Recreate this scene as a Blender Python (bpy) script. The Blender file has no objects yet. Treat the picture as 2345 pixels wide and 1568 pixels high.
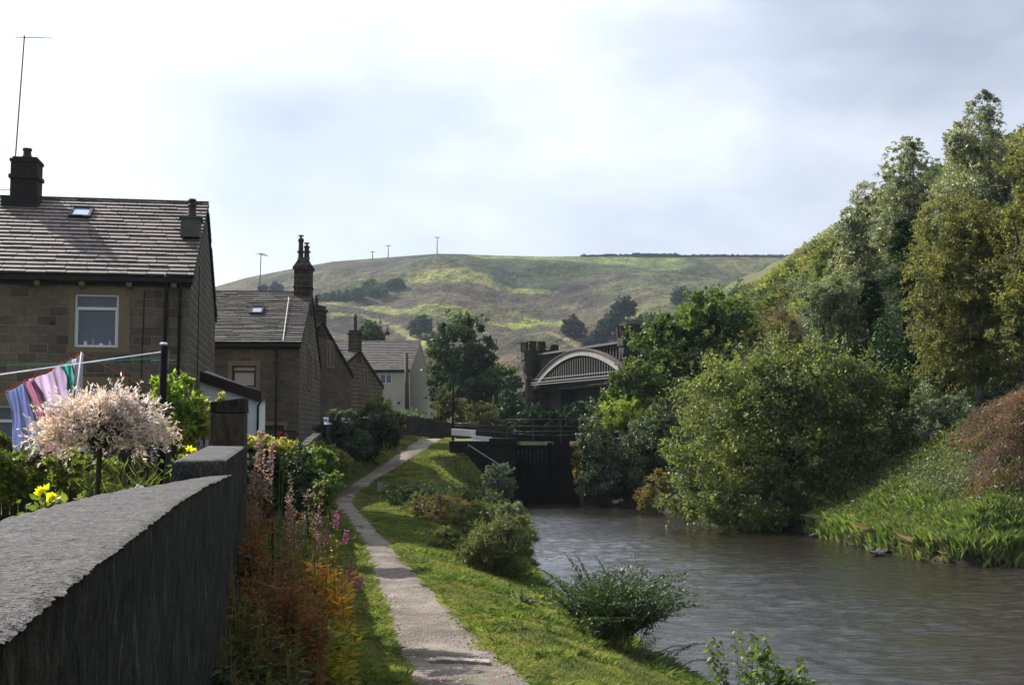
import bpy, math, random
import numpy as np
from mathutils import Vector, Matrix
R = math.radians
rng = np.random.default_rng(7)
random.seed(7)
sc = bpy.context.scene
COL = sc.collection

# ------------------------------------------------------------------ camera
EYE = 4.3; TILT = R(4.06); F = 2831.0            # F: focal length in units of a 2345 wide frame
cam_d = bpy.data.cameras.new('camera'); cam = bpy.data.objects.new('camera', cam_d); COL.objects.link(cam)
cam.location = (0, 0, EYE); cam.rotation_euler = (R(90)+TILT, 0, 0)
cam_d.sensor_width = 36; cam_d.lens = 36*F/2345.0; cam_d.clip_start = .05; cam_d.clip_end = 6000
sc.camera = cam
CT, ST = math.cos(TILT), math.sin(TILT)
def ray(px, py):
    u = (px-1172.5)/F; v = (784-py)/F
    return u, CT-v*ST, ST+v*CT
def at(px, py, Y):
    a, b, c = ray(px, py); s = Y/b
    return (a*s, Y, EYE+c*s)
def onz(px, py, z):
    a, b, c = ray(px, py); s = (z-EYE)/c
    return (a*s, b*s, z)

# ------------------------------------------------------------------ object helpers
def tag(o, label=None, cat=None, group=None, kind=None):
    if label: o['label'] = label
    if cat: o['category'] = cat
    if group: o['group'] = group
    if kind: o['kind'] = kind
    return o
def thing(name, label, cat, loc=(0, 0, 0), rz=0, group=None):
    o = bpy.data.objects.new(name, None); COL.objects.link(o)
    o.location = loc; o.rotation_euler = (0, 0, rz); o.empty_display_size = .2
    return tag(o, label, cat, group)
def link_mesh(name, me, mat, parent=None):
    o = bpy.data.objects.new(name, me); COL.objects.link(o)
    if mat: me.materials.append(mat)
    if parent: o.parent = parent
    return o
def copy_tree(root, loc, rz, label=None, scale=None, zs=None):
    r = root.copy(); COL.objects.link(r); r.location = loc; r.rotation_euler = (0, 0, rz)
    if scale: r.scale = (scale, scale, scale*(zs or 1))
    if label: r['label'] = label
    for ch in list(root.children):
        c = ch.copy(); COL.objects.link(c); c.parent = r
        for g in list(ch.children):
            d = g.copy(); COL.objects.link(d); d.parent = c
    return r

class MB:
    def __init__(s): s.v = []; s.f = []
    def poly(s, pts):
        n = len(s.v); s.v += [tuple(p) for p in pts]; s.f.append(tuple(range(n, n+len(pts)))); return s
    def box(s, x0, x1, y0, y1, z0, z1):
        n = len(s.v)
        s.v += [(x0,y0,z0),(x1,y0,z0),(x1,y1,z0),(x0,y1,z0),(x0,y0,z1),(x1,y0,z1),(x1,y1,z1),(x0,y1,z1)]
        s.f += [tuple(n+i for i in q) for q in ((0,3,2,1),(4,5,6,7),(0,1,5,4),(1,2,6,5),(2,3,7,6),(3,0,4,7))]; return s
    def hexa(s, p):
        n = len(s.v); s.v += [tuple(q) for q in p]
        s.f += [tuple(n+i for i in q) for q in ((0,3,2,1),(4,5,6,7),(0,1,5,4),(1,2,6,5),(2,3,7,6),(3,0,4,7))]; return s
    def tube(s, pts, r, k=7, cap=True):
        pts = [Vector(p) for p in pts]
        if not hasattr(r, '__len__'): r = [r]*len(pts)
        n0 = len(s.v)
        for i, p in enumerate(pts):
            d = (pts[min(i+1, len(pts)-1)]-pts[max(i-1, 0)]).normalized()
            a = d.cross(Vector((0, 0, 1)) if abs(d.z) < .9 else Vector((1, 0, 0))).normalized(); b = d.cross(a)
            for j in range(k):
                t = 2*math.pi*j/k
                s.v.append(tuple(p+(a*math.cos(t)+b*math.sin(t))*r[i]))
        for i in range(len(pts)-1):
            for j in range(k):
                s.f.append((n0+i*k+j, n0+i*k+(j+1) % k, n0+(i+1)*k+(j+1) % k, n0+(i+1)*k+j))
        if cap:
            s.f.append(tuple(n0+j for j in range(k))[::-1]); s.f.append(tuple(n0+(len(pts)-1)*k+j for j in range(k)))
        return s
    def lathe(s, cx, cy, prof, k=12, rot=0):
        n0 = len(s.v)
        for (r, z) in prof:
            for j in range(k):
                t = 2*math.pi*(j+.5)/k+rot; s.v.append((cx+r*math.cos(t), cy+r*math.sin(t), z))
        for i in range(len(prof)-1):
            for j in range(k):
                s.f.append((n0+i*k+j, n0+i*k+(j+1) % k, n0+(i+1)*k+(j+1) % k, n0+(i+1)*k+j))
        s.f.append(tuple(n0+j for j in range(k))[::-1]); s.f.append(tuple(n0+(len(prof)-1)*k+j for j in range(k)))
        return s
    def build(s, name, mat, parent=None, smooth=False, bevel=0):
        me = bpy.data.meshes.new(name); me.from_pydata(s.v, [], s.f); me.update()
        uv = me.uv_layers.new(name='UVMap'); co = me.vertices
        for p in me.polygons:
            nx, ny, nz = map(abs, p.normal)
            for li in p.loop_indices:
                c = co[me.loops[li].vertex_index].co
                if nz > max(nx, ny): uv.data[li].uv = (c.x, c.y)
                elif nx > ny: uv.data[li].uv = (c.y+.13, c.z)
                else: uv.data[li].uv = (c.x, c.z)
            p.use_smooth = smooth
        o = link_mesh(name, me, mat, parent)
        if bevel:
            b = o.modifiers.new('bevel', 'BEVEL'); b.width = bevel; b.segments = 2; b.limit_method = 'ANGLE'
        return o

def fastmesh(name, V, Fq, mat, parent=None, smooth=False, col=None):
    """V (n,3); Fq (m,k)"""
    me = bpy.data.meshes.new(name); k = Fq.shape[1]
    me.vertices.add(len(V)); me.vertices.foreach_set('co', np.ascontiguousarray(V, dtype=np.float32).ravel())
    me.loops.add(Fq.size); me.loops.foreach_set('vertex_index', np.ascontiguousarray(Fq, dtype=np.int32).ravel())
    me.polygons.add(len(Fq)); me.polygons.foreach_set('loop_start', np.arange(0, Fq.size, k, dtype=np.int32))
    if smooth: me.polygons.foreach_set('use_smooth', np.ones(len(Fq), dtype=bool))
    me.update(calc_edges=True)
    if col is not None:
        a = me.color_attributes.new('tint', 'FLOAT_COLOR', 'POINT')
        c4 = np.ones((len(V), 4), dtype=np.float32); c4[:, :3] = col; a.data.foreach_set('color', c4.ravel())
    return link_mesh(name, me, mat, parent)
def unit(a): return a/np.maximum(np.linalg.norm(a, axis=-1, keepdims=True), 1e-9)
def leafgeo(C, L, W, axis=None, zb=0.0, fold=.18, g=None):
    g = g or rng; n = len(C)
    L = np.broadcast_to(np.asarray(L, float), (n,))*g.uniform(.5, 1.5, n); W = np.broadcast_to(np.asarray(W, float), (n,))*g.uniform(.7, 1.3, n)
    if axis is None: axis = g.normal(size=(n, 3))
    axis = unit(axis+np.array([0, 0, zb])); s = unit(np.cross(axis, g.normal(size=(n, 3)))); nn = np.cross(axis, s)
    m = C+axis*(L*.45)[:, None]; V = np.empty((n, 4, 3))
    V[:, 0] = C; V[:, 2] = C+axis*L[:, None]-nn*(L*fold)[:, None]
    V[:, 1] = m+s*(W*.5)[:, None]; V[:, 3] = m-s*(W*.5)[:, None]
    return V.reshape(-1, 3), np.arange(n*4).reshape(n, 4)
def leaves(name, C, L, W, mat, parent=None, axis=None, zb=0.0, fold=.18):
    V, Fq = leafgeo(np.asarray(C, float), L, W, axis, zb, fold); return fastmesh(name, V, Fq, mat, parent)
def blades(name, B, H, W, mat, parent=None, lean=.5):
    n = len(B); H = np.broadcast_to(np.asarray(H, float), (n,))*rng.uniform(.6, 1.3, n); W = np.broadcast_to(np.asarray(W, float), (n,))
    a = rng.uniform(0, 2*math.pi, n); s = np.stack([np.cos(a), np.sin(a), 0*a], 1); d = rng.normal(size=(n, 3))*lean; d[:, 2] = 0
    V = np.empty((n, 4, 3)); V[:, 0] = B-s*(W*.5)[:, None]; V[:, 1] = B+s*(W*.5)[:, None]
    up = np.array([0, 0, 1.0]); mid = B+(up+d*.35)*(H*.6)[:, None]; V[:, 2] = mid+s*(W*.3)[:, None]+0; V[:, 3] = B+(up*.95+d)*H[:, None]
    return fastmesh(name, V.reshape(-1, 3), np.arange(n*4).reshape(n, 4), mat, parent)

# ------------------------------------------------------------------ materials
class NT:
    def __init__(s, name):
        s.m = bpy.data.materials.new(name); s.m.use_nodes = True; s.t = s.m.node_tree; s.t.nodes.clear()
        s.out = s.n('ShaderNodeOutputMaterial')
    def n(s, ty, **kw):
        x = s.t.nodes.new(ty)
        for k, v in kw.items(): setattr(x, k, v)
        return x
    def l(s, a, b): s.t.links.new(a, b)
    def noise(s, vec, scale, detail=4, rough=.6, dist=0):
        x = s.n('ShaderNodeTexNoise'); x.inputs['Scale'].default_value = scale; x.inputs['Detail'].default_value = detail
        x.inputs['Roughness'].default_value = rough; x.inputs['Distortion'].default_value = dist
        if vec: s.l(vec, x.inputs['Vector'])
        return x.outputs['Fac']
    def ramp(s, fac, stops, interp='LINEAR'):
        x = s.n('ShaderNodeValToRGB'); s.l(fac, x.inputs['Fac']); e = x.color_ramp.elements; x.color_ramp.interpolation = interp
        while len(e) < len(stops): e.new(.5)
        for i, (p, c) in enumerate(stops):
            e[i].position = p; e[i].color = (*c, 1) if len(c) == 3 else c
        return x.outputs['Color']
    def mix(s, fac, a, b, mode='MIX'):
        x = s.n('ShaderNodeMix', data_type='RGBA', blend_type=mode)
        for sock, val in ((x.inputs['Factor'], fac), (x.inputs['A'], a), (x.inputs['B'], b)):
            if hasattr(val, 'is_linked') or hasattr(val, 'links'): s.l(val, sock)
            elif hasattr(val, '__len__'): sock.default_value = (*val, 1) if len(val) == 3 else val
            else: sock.default_value = val
        return [o for o in x.outputs if o.type == 'RGBA'][0]
    def bump(s, h, strength=.5, dist=.02, nrm=None):
        x = s.n('ShaderNodeBump'); x.inputs['Strength'].default_value = strength; x.inputs['Distance'].default_value = dist
        s.l(h, x.inputs['Height'])
        if nrm: s.l(nrm, x.inputs['Normal'])
        return x.outputs['Normal']
    def coord(s, which='Object'): return s.n('ShaderNodeTexCoord').outputs[which]
    def mapping(s, vec, scale=(1, 1, 1), rot=(0, 0, 0)):
        x = s.n('ShaderNodeMapping'); s.l(vec, x.inputs['Vector']); x.inputs['Scale'].default_value = scale; x.inputs['Rotation'].default_value = rot
        return x.outputs['Vector']
    def principled(s, col, rough=.8, nrm=None, metal=0, spec=.5):
        p = s.n('ShaderNodeBsdfPrincipled')
        if hasattr(col, 'links'): s.l(col, p.inputs['Base Color'])
        else: p.inputs['Base Color'].default_value = (*col, 1)
        if hasattr(rough, 'links'): s.l(rough, p.inputs['Roughness'])
        else: p.inputs['Roughness'].default_value = rough
        p.inputs['Metallic'].default_value = metal; p.inputs['Specular IOR Level'].default_value = spec
        if nrm: s.l(nrm, p.inputs['Normal'])
        s.l(p.outputs[0], s.out.inputs['Surface']); return p
def surf(name, c1, c2, scale=3, rough=.85, bump=.4, bs=30, metal=0, spec=.4, bd=.01):
    t = NT(name); v = t.coord(); f = t.noise(v, scale, 6, .65); col = t.ramp(f, [(.3, c1), (.7, c2)])
    t.principled(col, rough, t.bump(t.noise(v, bs, 5, .7), bump, bd), metal, spec); return t.m
def leafmat(name, cols, trans=.4, gloss=.12, grough=.38, big=.5, dark=.6, tint=(1.5, 1.42, .7), gain=1.85):
    gloss = gloss*.3; grough = .5; cols = [tuple(min(.85, x*gain) for x in q) for q in cols]; t = NT(name); g = t.n('ShaderNodeNewGeometry'); n = len(cols)
    c = t.ramp(g.outputs['Random Per Island'], [(i/max(n-1, 1), q) for i, q in enumerate(cols)])
    f = t.noise(t.coord(), big, 3, .6); c = t.mix(1.0, c, t.ramp(f, [(.36, (dark*.9, dark*1.0, dark*1.05)), (.64, (1.3, 1.22, .95))]), 'MULTIPLY')
    d = t.n('ShaderNodeBsdfDiffuse'); tr = t.n('ShaderNodeBsdfTranslucent'); gl = t.n('ShaderNodeBsdfGlossy'); gl.inputs['Roughness'].default_value = grough
    gl.inputs['Color'].default_value = (.9, .95, 1, 1)
    t.l(c, d.inputs['Color']); tc = t.mix(1.0, c, tint, 'MULTIPLY'); t.l(tc, tr.inputs['Color'])
    m1 = t.n('ShaderNodeMixShader'); m1.inputs[0].default_value = trans; t.l(d.outputs[0], m1.inputs[1]); t.l(tr.outputs[0], m1.inputs[2])
    m2 = t.n('ShaderNodeMixShader'); m2.inputs[0].default_value = gloss; t.l(m1.outputs[0], m2.inputs[1]); t.l(gl.outputs[0], m2.inputs[2])
    t.l(m2.outputs[0], t.out.inputs['Surface']); return t.m
def stonewall(name, c1, c2, mortar, w=.38, h=.19, ms=.012, spread=.5, squash=1.0):
    t = NT(name); uv = t.coord('UV')
    wv = t.n('ShaderNodeVectorMath', operation='ADD'); nz = t.n('ShaderNodeTexNoise'); nz.inputs['Scale'].default_value = 1.7; t.l(uv, nz.inputs['Vector'])
    sc_ = t.n('ShaderNodeVectorMath', operation='SCALE'); sc_.inputs['Scale'].default_value = .05; t.l(nz.outputs['Color'], sc_.inputs[0]); t.l(uv, wv.inputs[0]); t.l(sc_.outputs[0], wv.inputs[1])
    b = t.n('ShaderNodeTexBrick'); t.l(wv.outputs[0], b.inputs['Vector']); b.inputs['Scale'].default_value = 1
    b.inputs['Brick Width'].default_value = w; b.inputs['Row Height'].default_value = h; b.inputs['Mortar Size'].default_value = ms; b.inputs['Mortar Smooth'].default_value = .3
    b.inputs['Color1'].default_value = (*c1, 1); b.inputs['Color2'].default_value = (*c2, 1); b.inputs['Mortar'].default_value = (*mortar, 1)
    b.offset = .45; b.squash = squash; b.squash_frequency = 3; b.inputs['Bias'].default_value = -.1
    f = t.noise(uv, 9, 6, .7); c = t.mix(1.0, b.outputs['Color'], t.ramp(f, [(.25, (.62, .6, .58)), (.75, (1.3, 1.3, 1.3))]), 'MULTIPLY')
    f2 = t.noise(uv, .6, 4, .6); c = t.mix(1.0, c, t.ramp(f2, [(.3, (.6, .6, .62)), (.7, (1.2, 1.15, 1.1))]), 'MULTIPLY')
    inv = t.n('ShaderNodeMath', operation='SUBTRACT'); inv.inputs[0].default_value = 1; t.l(b.outputs['Fac'], inv.inputs[1])
    n1 = t.bump(f, .5, .02); n2 = t.bump(inv.outputs[0], .8, .02, n1)
    t.principled(c, .9, n2, 0, .3); return t.m
def slatemat(name, cols, moss=(.05, .05, .02), rough=.55, spec=.5):
    t = NT(name); g = t.n('ShaderNodeNewGeometry'); n = len(cols); v = t.coord()
    c = t.ramp(g.outputs['Random Per Island'], [(i/(n-1), q) for i, q in enumerate(cols)])
    f = t.noise(v, 7, 6, .75); c = t.mix(1.0, c, t.ramp(f, [(.3, (.6, .6, .6)), (.65, (1.2, 1.2, 1.2))]), 'MULTIPLY')
    f2 = t.noise(v, 1.6, 5, .75); mk = t.ramp(f2, [(.6, (0, 0, 0)), (.72, (1, 1, 1))]); c = t.mix(mk, c, moss)
    t.principled(c, rough, t.bump(f, .35, .01), 0, spec); return t.m

M = {}
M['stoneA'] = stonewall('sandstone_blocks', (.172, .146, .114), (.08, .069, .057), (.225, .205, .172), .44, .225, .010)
M['stoneB'] = stonewall('old_sandstone', (.13, .105, .078), (.07, .059, .048), (.14, .122, .1), .36, .15, .009)
M['stoneC'] = stonewall('coursed_gritstone', (.155, .12, .08), (.085, .07, .05), (.24, .21, .16), .5, .24, .014)
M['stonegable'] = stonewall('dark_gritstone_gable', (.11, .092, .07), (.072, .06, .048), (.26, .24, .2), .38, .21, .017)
M['stack'] = stonewall('sooty_brick', (.05, .038, .032), (.03, .024, .022), (.16, .13, .09), .38, .24, .014)
M['stackred'] = stonewall('sooty_red_brick', (.032, .022, .02), (.02, .015, .014), (.05, .04, .035), .22, .075, .008)
M['viaduct_stone'] = stonewall('blackened_viaduct_stone', (.05, .042, .035), (.02, .018, .016), (.035, .03, .026), .6, .3, .02)
M['lock_stone'] = stonewall('black_wet_lock_stone', (.014, .013, .011), (.008, .0075, .007), (.022, .02, .015), 1.1, .42, .015)
M['dress'] = surf('dressed_stone', (.20, .155, .10), (.14, .11, .075), 2, .9, .2, 25)
M['slateA'] = slatemat('stone_tiles_pinkgrey', [(.155, .130, .118), (.215, .182, .165), (.11, .094, .087), (.185, .157, .143)], (.045, .04, .035), .7, .35)
M['slateB'] = slatemat('mossy_stone_slates', [(.085, .08, .066), (.15, .138, .115), (.055, .05, .044), (.115, .106, .088)], (.1, .1, .05), .75, .3)
M['tileE'] = slatemat('brown_concrete_tiles', [(.088, .074, .068), (.112, .094, .086), (.07, .06, .056)], (.08, .06, .05), .7, .35)
M['render'] = surf('grey_pebble_render', (.38, .345, .31), (.31, .28, .25), .8, .95, .5, 60)
M['white'] = surf('white_painted_wall', (.82, .84, .88), (.70, .73, .78), .9, .8, .15, 30)
M['upvc'] = surf('white_window_plastic', (.72, .72, .75), (.66, .66, .7), 1, .35, 0, 5)
M['blackiron'] = surf('black_painted_iron', (.012, .012, .013), (.02, .018, .016), 5, .6, .2, 40, 0, .2)
M['darkwood'] = surf('tarred_timber', (.008, .007, .006), (.016, .014, .010), 2, .85, .6, 14, 0, .12)
M['brownwood'] = surf('weathered_pole_timber', (.075, .055, .04), (.045, .034, .026), 3, .85, .5, 25)
M['fence'] = surf('dark_stained_fence', (.03, .024, .02), (.018, .015, .013), 4, .8, .4, 30)
M['paintwhite'] = surf('white_beam_paint', (.74, .74, .76), (.6, .6, .62), 4, .5, .1, 20)
M['steel'] = surf('galvanised_steel', (.30, .32, .36), (.22, .24, .28), 6, .45, .1, 20, .6)
M['alu'] = surf('dull_aerial_metal', (.16, .15, .16), (.12, .11, .12), 6, .5, 0, 20, .5)
M['pot'] = surf('clay_chimney_pot', (.06, .03, .024), (.035, .022, .02), 5, .8, .3, 20)
M['matt'] = surf('matt_black_post', (.010, .010, .011), (.014, .014, .014), 5, .95, .2, 40, 0, .03)
t = NT('net_curtain_pane'); t.principled((.34, .33, .31), .25, None, 0, .6); M['netpane'] = t.m
M['curtain'] = surf('grey_room_curtain', (.22, .23, .27), (.12, .12, .15), 3, .9, .3, 20)
M['brownframe'] = surf('dark_brown_frame', (.03, .016, .014), (.022, .013, .012), 4, .5, .1, 20)
M['bark'] = surf('brown_bark', (.06, .05, .038), (.03, .026, .02), 4, .95, .9, 16, 0, .2, .03)
M['birchbark'] = surf('silver_birch_bark', (.32, .31, .28), (.09, .085, .075), 3, .85, .5, 12)
M['rock'] = surf('dark_bank_rock', (.018, .017, .016), (.045, .042, .038), 3, .8, .8, 12, 0, .4, .03)
M['slab'] = surf('pale_worn_slab', (.30, .275, .24), (.19, .175, .15), 3, .85, .6, 20)
M['rust'] = surf('rusty_aged_iron', (.07, .05, .045), (.045, .036, .034), 3, .8, .3, 20)
M['arch'] = surf('faded_grey_ironwork', (.26, .245, .23), (.17, .155, .14), 1.2, .7, .3, 20)
M['fin'] = surf('grey_iron_ribs', (.075, .072, .07), (.05, .047, .045), 1.2, .7, .3, 20)
t = NT('window_glass'); p = t.principled((.12, .14, .20), .06, None, 0, .9); tb = t.n('ShaderNodeBsdfTransparent'); mx_ = t.n('ShaderNodeMixShader'); mx_.inputs[0].default_value = .6; t.l(tb.outputs[0], mx_.inputs[1]); t.l(p.outputs[0], mx_.inputs[2]); t.l(mx_.outputs[0], t.out.inputs['Surface']); M['glass'] = t.m  # bluish base colour stands in for part of the sky reflection
t = NT('pale_skylight_glass'); p = t.principled((.25, .33, .42), .1, None, .3, 1.0); M['skyglass'] = t.m
def cloth(name, c):
    t = NT(name); d = t.n('ShaderNodeBsdfDiffuse'); tr = t.n('ShaderNodeBsdfTranslucent'); col = t.mix(1.0, t.ramp(t.noise(t.coord(), 1.5, 4), [(.3, (.8, .8, .8)), (.7, (1.1, 1.1, 1.1))]), c, 'MULTIPLY')
    t.l(col, d.inputs[0]); t.l(col, tr.inputs[0]); m = t.n('ShaderNodeMixShader'); m.inputs[0].default_value = .62; t.l(d.outputs[0], m.inputs[1]); t.l(tr.outputs[0], m.inputs[2]); t.l(m.outputs[0], t.out.inputs[0]); return t.m

# foreground coping gritstone: weathered, pitted
t = NT('pitted_gritstone_coping'); v = t.coord(); f = t.noise(v, 4, 7, .7); f2 = t.noise(v, 42, 3, .7)
c = t.ramp(f, [(.25, (.027, .026, .026)), (.5, (.052, .049, .049)), (.75, (.086, .082, .082))]); c = t.mix(1.0, c, t.ramp(f2, [(.38, (.3, .3, .3)), (.48, (.85, .85, .85)), (.62, (1.5, 1.5, 1.5))]), 'MULTIPLY')
f3 = t.noise(v, 1.3, 4, .6); c = t.mix(t.ramp(f3, [(.62, (0, 0, 0)), (.7, (.45, .45, .45))]), c, (.10, .105, .06))
nb = t.bump(f2, 1, .015); nb = t.bump(t.noise(v, 14, 5, .7), .9, .03, nb); t.principled(c, .9, nb, 0, .3); M['coping'] = t.m
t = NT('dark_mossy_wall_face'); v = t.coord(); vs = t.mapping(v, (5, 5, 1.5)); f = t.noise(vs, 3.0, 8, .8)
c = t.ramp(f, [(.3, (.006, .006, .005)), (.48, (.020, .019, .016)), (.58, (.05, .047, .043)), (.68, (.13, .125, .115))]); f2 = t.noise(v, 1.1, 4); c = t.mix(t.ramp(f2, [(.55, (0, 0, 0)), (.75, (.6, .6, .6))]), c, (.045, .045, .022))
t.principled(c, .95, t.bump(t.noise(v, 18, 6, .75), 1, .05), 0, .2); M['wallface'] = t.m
t = NT('green_brown_pillar_stone'); v = t.coord(); vs = t.mapping(v, (5, 5, 1.6)); f = t.noise(vs, 2.2, 6, .7)
c = t.ramp(f, [(.3, (.018, .017, .013)), (.55, (.06, .052, .035)), (.8, (.10, .085, .058))]); t.principled(c, .95, t.bump(t.noise(v, 22, 6, .7), .8, .03), 0, .2); M['pillar'] = t.m
# path
t = NT('gravel_path'); v = t.coord(); f = t.noise(v, .9, 5, .6); f2 = t.noise(v, 38, 3, .7); vo = t.n('ShaderNodeTexVoronoi'); vo.inputs['Scale'].default_value = 24; t.l(v, vo.inputs['Vector'])
c = t.ramp(f, [(.3, (.075, .06, .044)), (.5, (.145, .124, .10)), (.7, (.235, .21, .18))]); c = t.mix(1.0, c, t.ramp(f2, [(.3, (.55, .52, .5)), (.6, (1.25, 1.22, 1.2))]), 'MULTIPLY')
c = t.mix(.35, c, vo.outputs['Color'], 'SOFT_LIGHT'); nb = t.bump(vo.outputs['Distance'], .6, .02); nb = t.bump(f2, .6, .02, nb); t.principled(c, .95, nb, 0, .2); M['path'] = t.m
# ground (vertex tint x noise)
def groundmat(name, s1, s2, b=.5, bd=.05):
    t = NT(name); v = t.coord(); a = t.n('ShaderNodeVertexColor', layer_name='tint'); f = t.noise(v, s1, 7, .72); f2 = t.noise(v, s2, 4, .7)
    c = t.mix(1.0, a.outputs[0], t.ramp(f, [(.25, (.5, .5, .45)), (.5, (1, 1, 1)), (.75, (1.45, 1.4, 1.3))]), 'MULTIPLY'); c = t.mix(1.0, c, t.ramp(f2, [(.3, (.6, .6, .6)), (.7, (1.35, 1.3, 1.3))]), 'MULTIPLY')
    t.principled(c, .95, t.bump(f2, b, bd), 0, .15); return t.m
M['ground'] = groundmat('turf_ground', .9, 9)
t = NT('moorland'); v = t.coord(); a = t.n('ShaderNodeVertexColor', layer_name='tint'); vm = t.mapping(v, (1, .45, 1)); f = t.noise(vm, .022, 7, .75, .6); f2 = t.noise(vm, .12, 5, .75); f3 = t.noise(vm, .5, 3, .7)
c = t.mix(1.0, a.outputs[0], t.ramp(f, [(.32, (.38, .42, .5)), (.5, (1, 1, 1)), (.68, (1.6, 1.5, 1.25))]), 'MULTIPLY'); c = t.mix(1.0, c, t.ramp(f2, [(.36, (.45, .5, .55)), (.6, (1.35, 1.3, 1.2))]), 'MULTIPLY'); c = t.mix(1.0, c, t.ramp(f3, [(.36, (.5, .55, .55)), (.62, (1.4, 1.35, 1.3))]), 'MULTIPLY')
nb = t.bump(f2, 1, 6.0); nb = t.bump(f3, .8, 1.6, nb); t.principled(c, .95, nb, 0, .1); M['moor'] = t.m
# water
t = NT('brown_canal_water'); v = t.coord(); m1 = t.mapping(v, (.55, 1.6, 1), (0, 0, R(8))); m2 = t.mapping(v, (1.3, 4.2, 1), (0, 0, R(-6)))
f1 = t.noise(m1, 1.1, 3, .6, .6); f2 = t.noise(m2, 2.4, 5, .62, .4)
nb = t.bump(f2, 1, .03); p = t.principled((.017, .014, .010), .015, nb, 0, .5); p.inputs['IOR'].default_value = 1.68; M['water'] = t.m

G_DK = [(.018, .034, .012), (.03, .052, .018), (.045, .068, .022)]
M['l_willow'] = leafmat('willow_leaves', [(.035, .052, .014), (.058, .08, .022), (.085, .105, .035), (.10, .115, .065)], .42, .09)
M['l_oak'] = leafmat('oak_leaves', [(.028, .05, .016), (.045, .075, .02), (.07, .10, .025)], .35, .10)
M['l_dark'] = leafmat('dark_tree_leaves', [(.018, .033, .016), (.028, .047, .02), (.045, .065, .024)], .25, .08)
M['l_autumn'] = leafmat('turning_tree_leaves', [(.03, .045, .018), (.055, .065, .02), (.08, .06, .025)], .3, .08)
M['l_birch'] = leafmat('birch_leaves', [(.06, .08, .045), (.11, .13, .08), (.19, .21, .15), (.08, .095, .06)], .35, .22)
M['l_gold'] = leafmat('golden_birch_leaves', [(.04, .055, .02), (.075, .09, .03), (.11, .12, .04), (.12, .105, .04)], .36, .08)
M['l_silver'] = leafmat('silver_willow_leaves', [(.06, .085, .05), (.11, .14, .09), (.05, .07, .035)], .3, .17)
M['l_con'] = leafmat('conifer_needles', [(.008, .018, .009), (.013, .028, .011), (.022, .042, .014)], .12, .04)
M['l_lime'] = leafmat('lime_green_leaves', [(.08, .12, .018), (.13, .17, .028), (.16, .19, .04)], .5, .08)
M['l_ivy'] = leafmat('ivy_leaves', [(.014, .03, .012), (.025, .045, .018), (.04, .06, .025)], .18, .14)
M['l_brack'] = leafmat('bracken_fronds', [(.03, .05, .012), (.05, .075, .018), (.085, .085, .025)], .35, .07)
M['l_brown'] = leafmat('brown_dead_leaves', [(.10, .045, .025), (.14, .065, .035), (.075, .045, .03)], .3, .05)
M['l_heath'] = leafmat('heather_flowers', [(.095, .052, .055), (.14, .08, .083), (.07, .042, .042), (.06, .055, .035)], .3, .05, .5, .8, .55)
M['l_bramble'] = leafmat('bramble_leaves', [(.045, .065, .03), (.075, .10, .05), (.11, .13, .08)], .3, .13)
M['l_hedge'] = leafmat('garden_hedge_leaves', [(.06, .09, .018), (.11, .15, .028), (.16, .19, .05)], .45, .12, .38, 1.5, gain=1.25)
M['l_yellow'] = leafmat('yellow_green_leaves', [(.13, .15, .03), (.22, .22, .06), (.28, .27, .10), (.10, .14, .03)], .5, .12, .38, 2)
M['l_pink'] = leafmat('pink_white_willow_leaves', [(.85, .72, .76), (.80, .50, .56), (.85, .80, .84), (.22, .25, .12), (.85, .76, .78), (.85, .80, .80), (.28, .29, .16)], .45, .08, .4, 3, .75, (1.05, .97, .95), 1.0)
M['l_orange'] = leafmat('orange_herb_leaves', [(.30, .12, .03), (.36, .20, .04), (.14, .15, .03), (.22, .07, .03)], .5, .06, .4, 4, .7)
M['l_rust'] = leafmat('rust_red_herb_leaves', [(.11, .04, .025), (.16, .06, .03), (.06, .05, .02), (.09, .035, .025)], .4, .06, .4, 4, .6)
M['l_herb'] = leafmat('green_herb_leaves', [(.035, .055, .012), (.07, .10, .02), (.12, .12, .025)], .4, .08, .4, 3, .6)
M['l_fluff'] = leafmat('pale_seed_fluff', [(.50, .40, .38), (.38, .28, .26), (.28, .17, .16)], .4, .03, .6, 4, .7, (1.1, .95, .9), 1.0)
M['l_magenta'] = leafmat('magenta_flowers', [(.42, .08, .30), (.5, .14, .36)], .4, .03, tint=(1.2, .8, 1.2), gain=1)
M['l_red'] = leafmat('red_rose_petals', [(.6, .01, .015), (.45, .008, .01)], .3, .05, tint=(1.2, .7, .7), gain=1)
M['l_rose'] = leafmat('yellow_rose_petals', [(.85, .60, .03), (.80, .45, .02)], .4, .04)
M['l_white'] = leafmat('white_flower_petals', [(.75, .75, .75), (.7, .7, .72)], .3, .03, tint=(1, 1, 1), gain=1)
M['grass'] = leafmat('grass_blades', [(.068, .095, .030), (.105, .135, .038), (.145, .175, .055), (.18, .18, .09)], .35, .05, .5, .9, .6, (1.35, 1.3, .9), 1.45)
M['lgrass'] = leafmat('long_grass_blades', [(.045, .075, .022), (.075, .11, .03), (.10, .14, .035), (.15, .15, .075)], .35, .07, .5, 1.3, .55, (1.3, 1.4, .85), 1.5)
M['drygrass'] = leafmat('dry_grass_blades', [(.20, .17, .10), (.15, .12, .07), (.26, .23, .15)], .3, .05, .5, .9, .7, (1.1, 1.0, .8), 1.1)
M['rushes'] = leafmat('dull_stalks', [(.07, .08, .03), (.12, .12, .06)], .35, .05)

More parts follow.
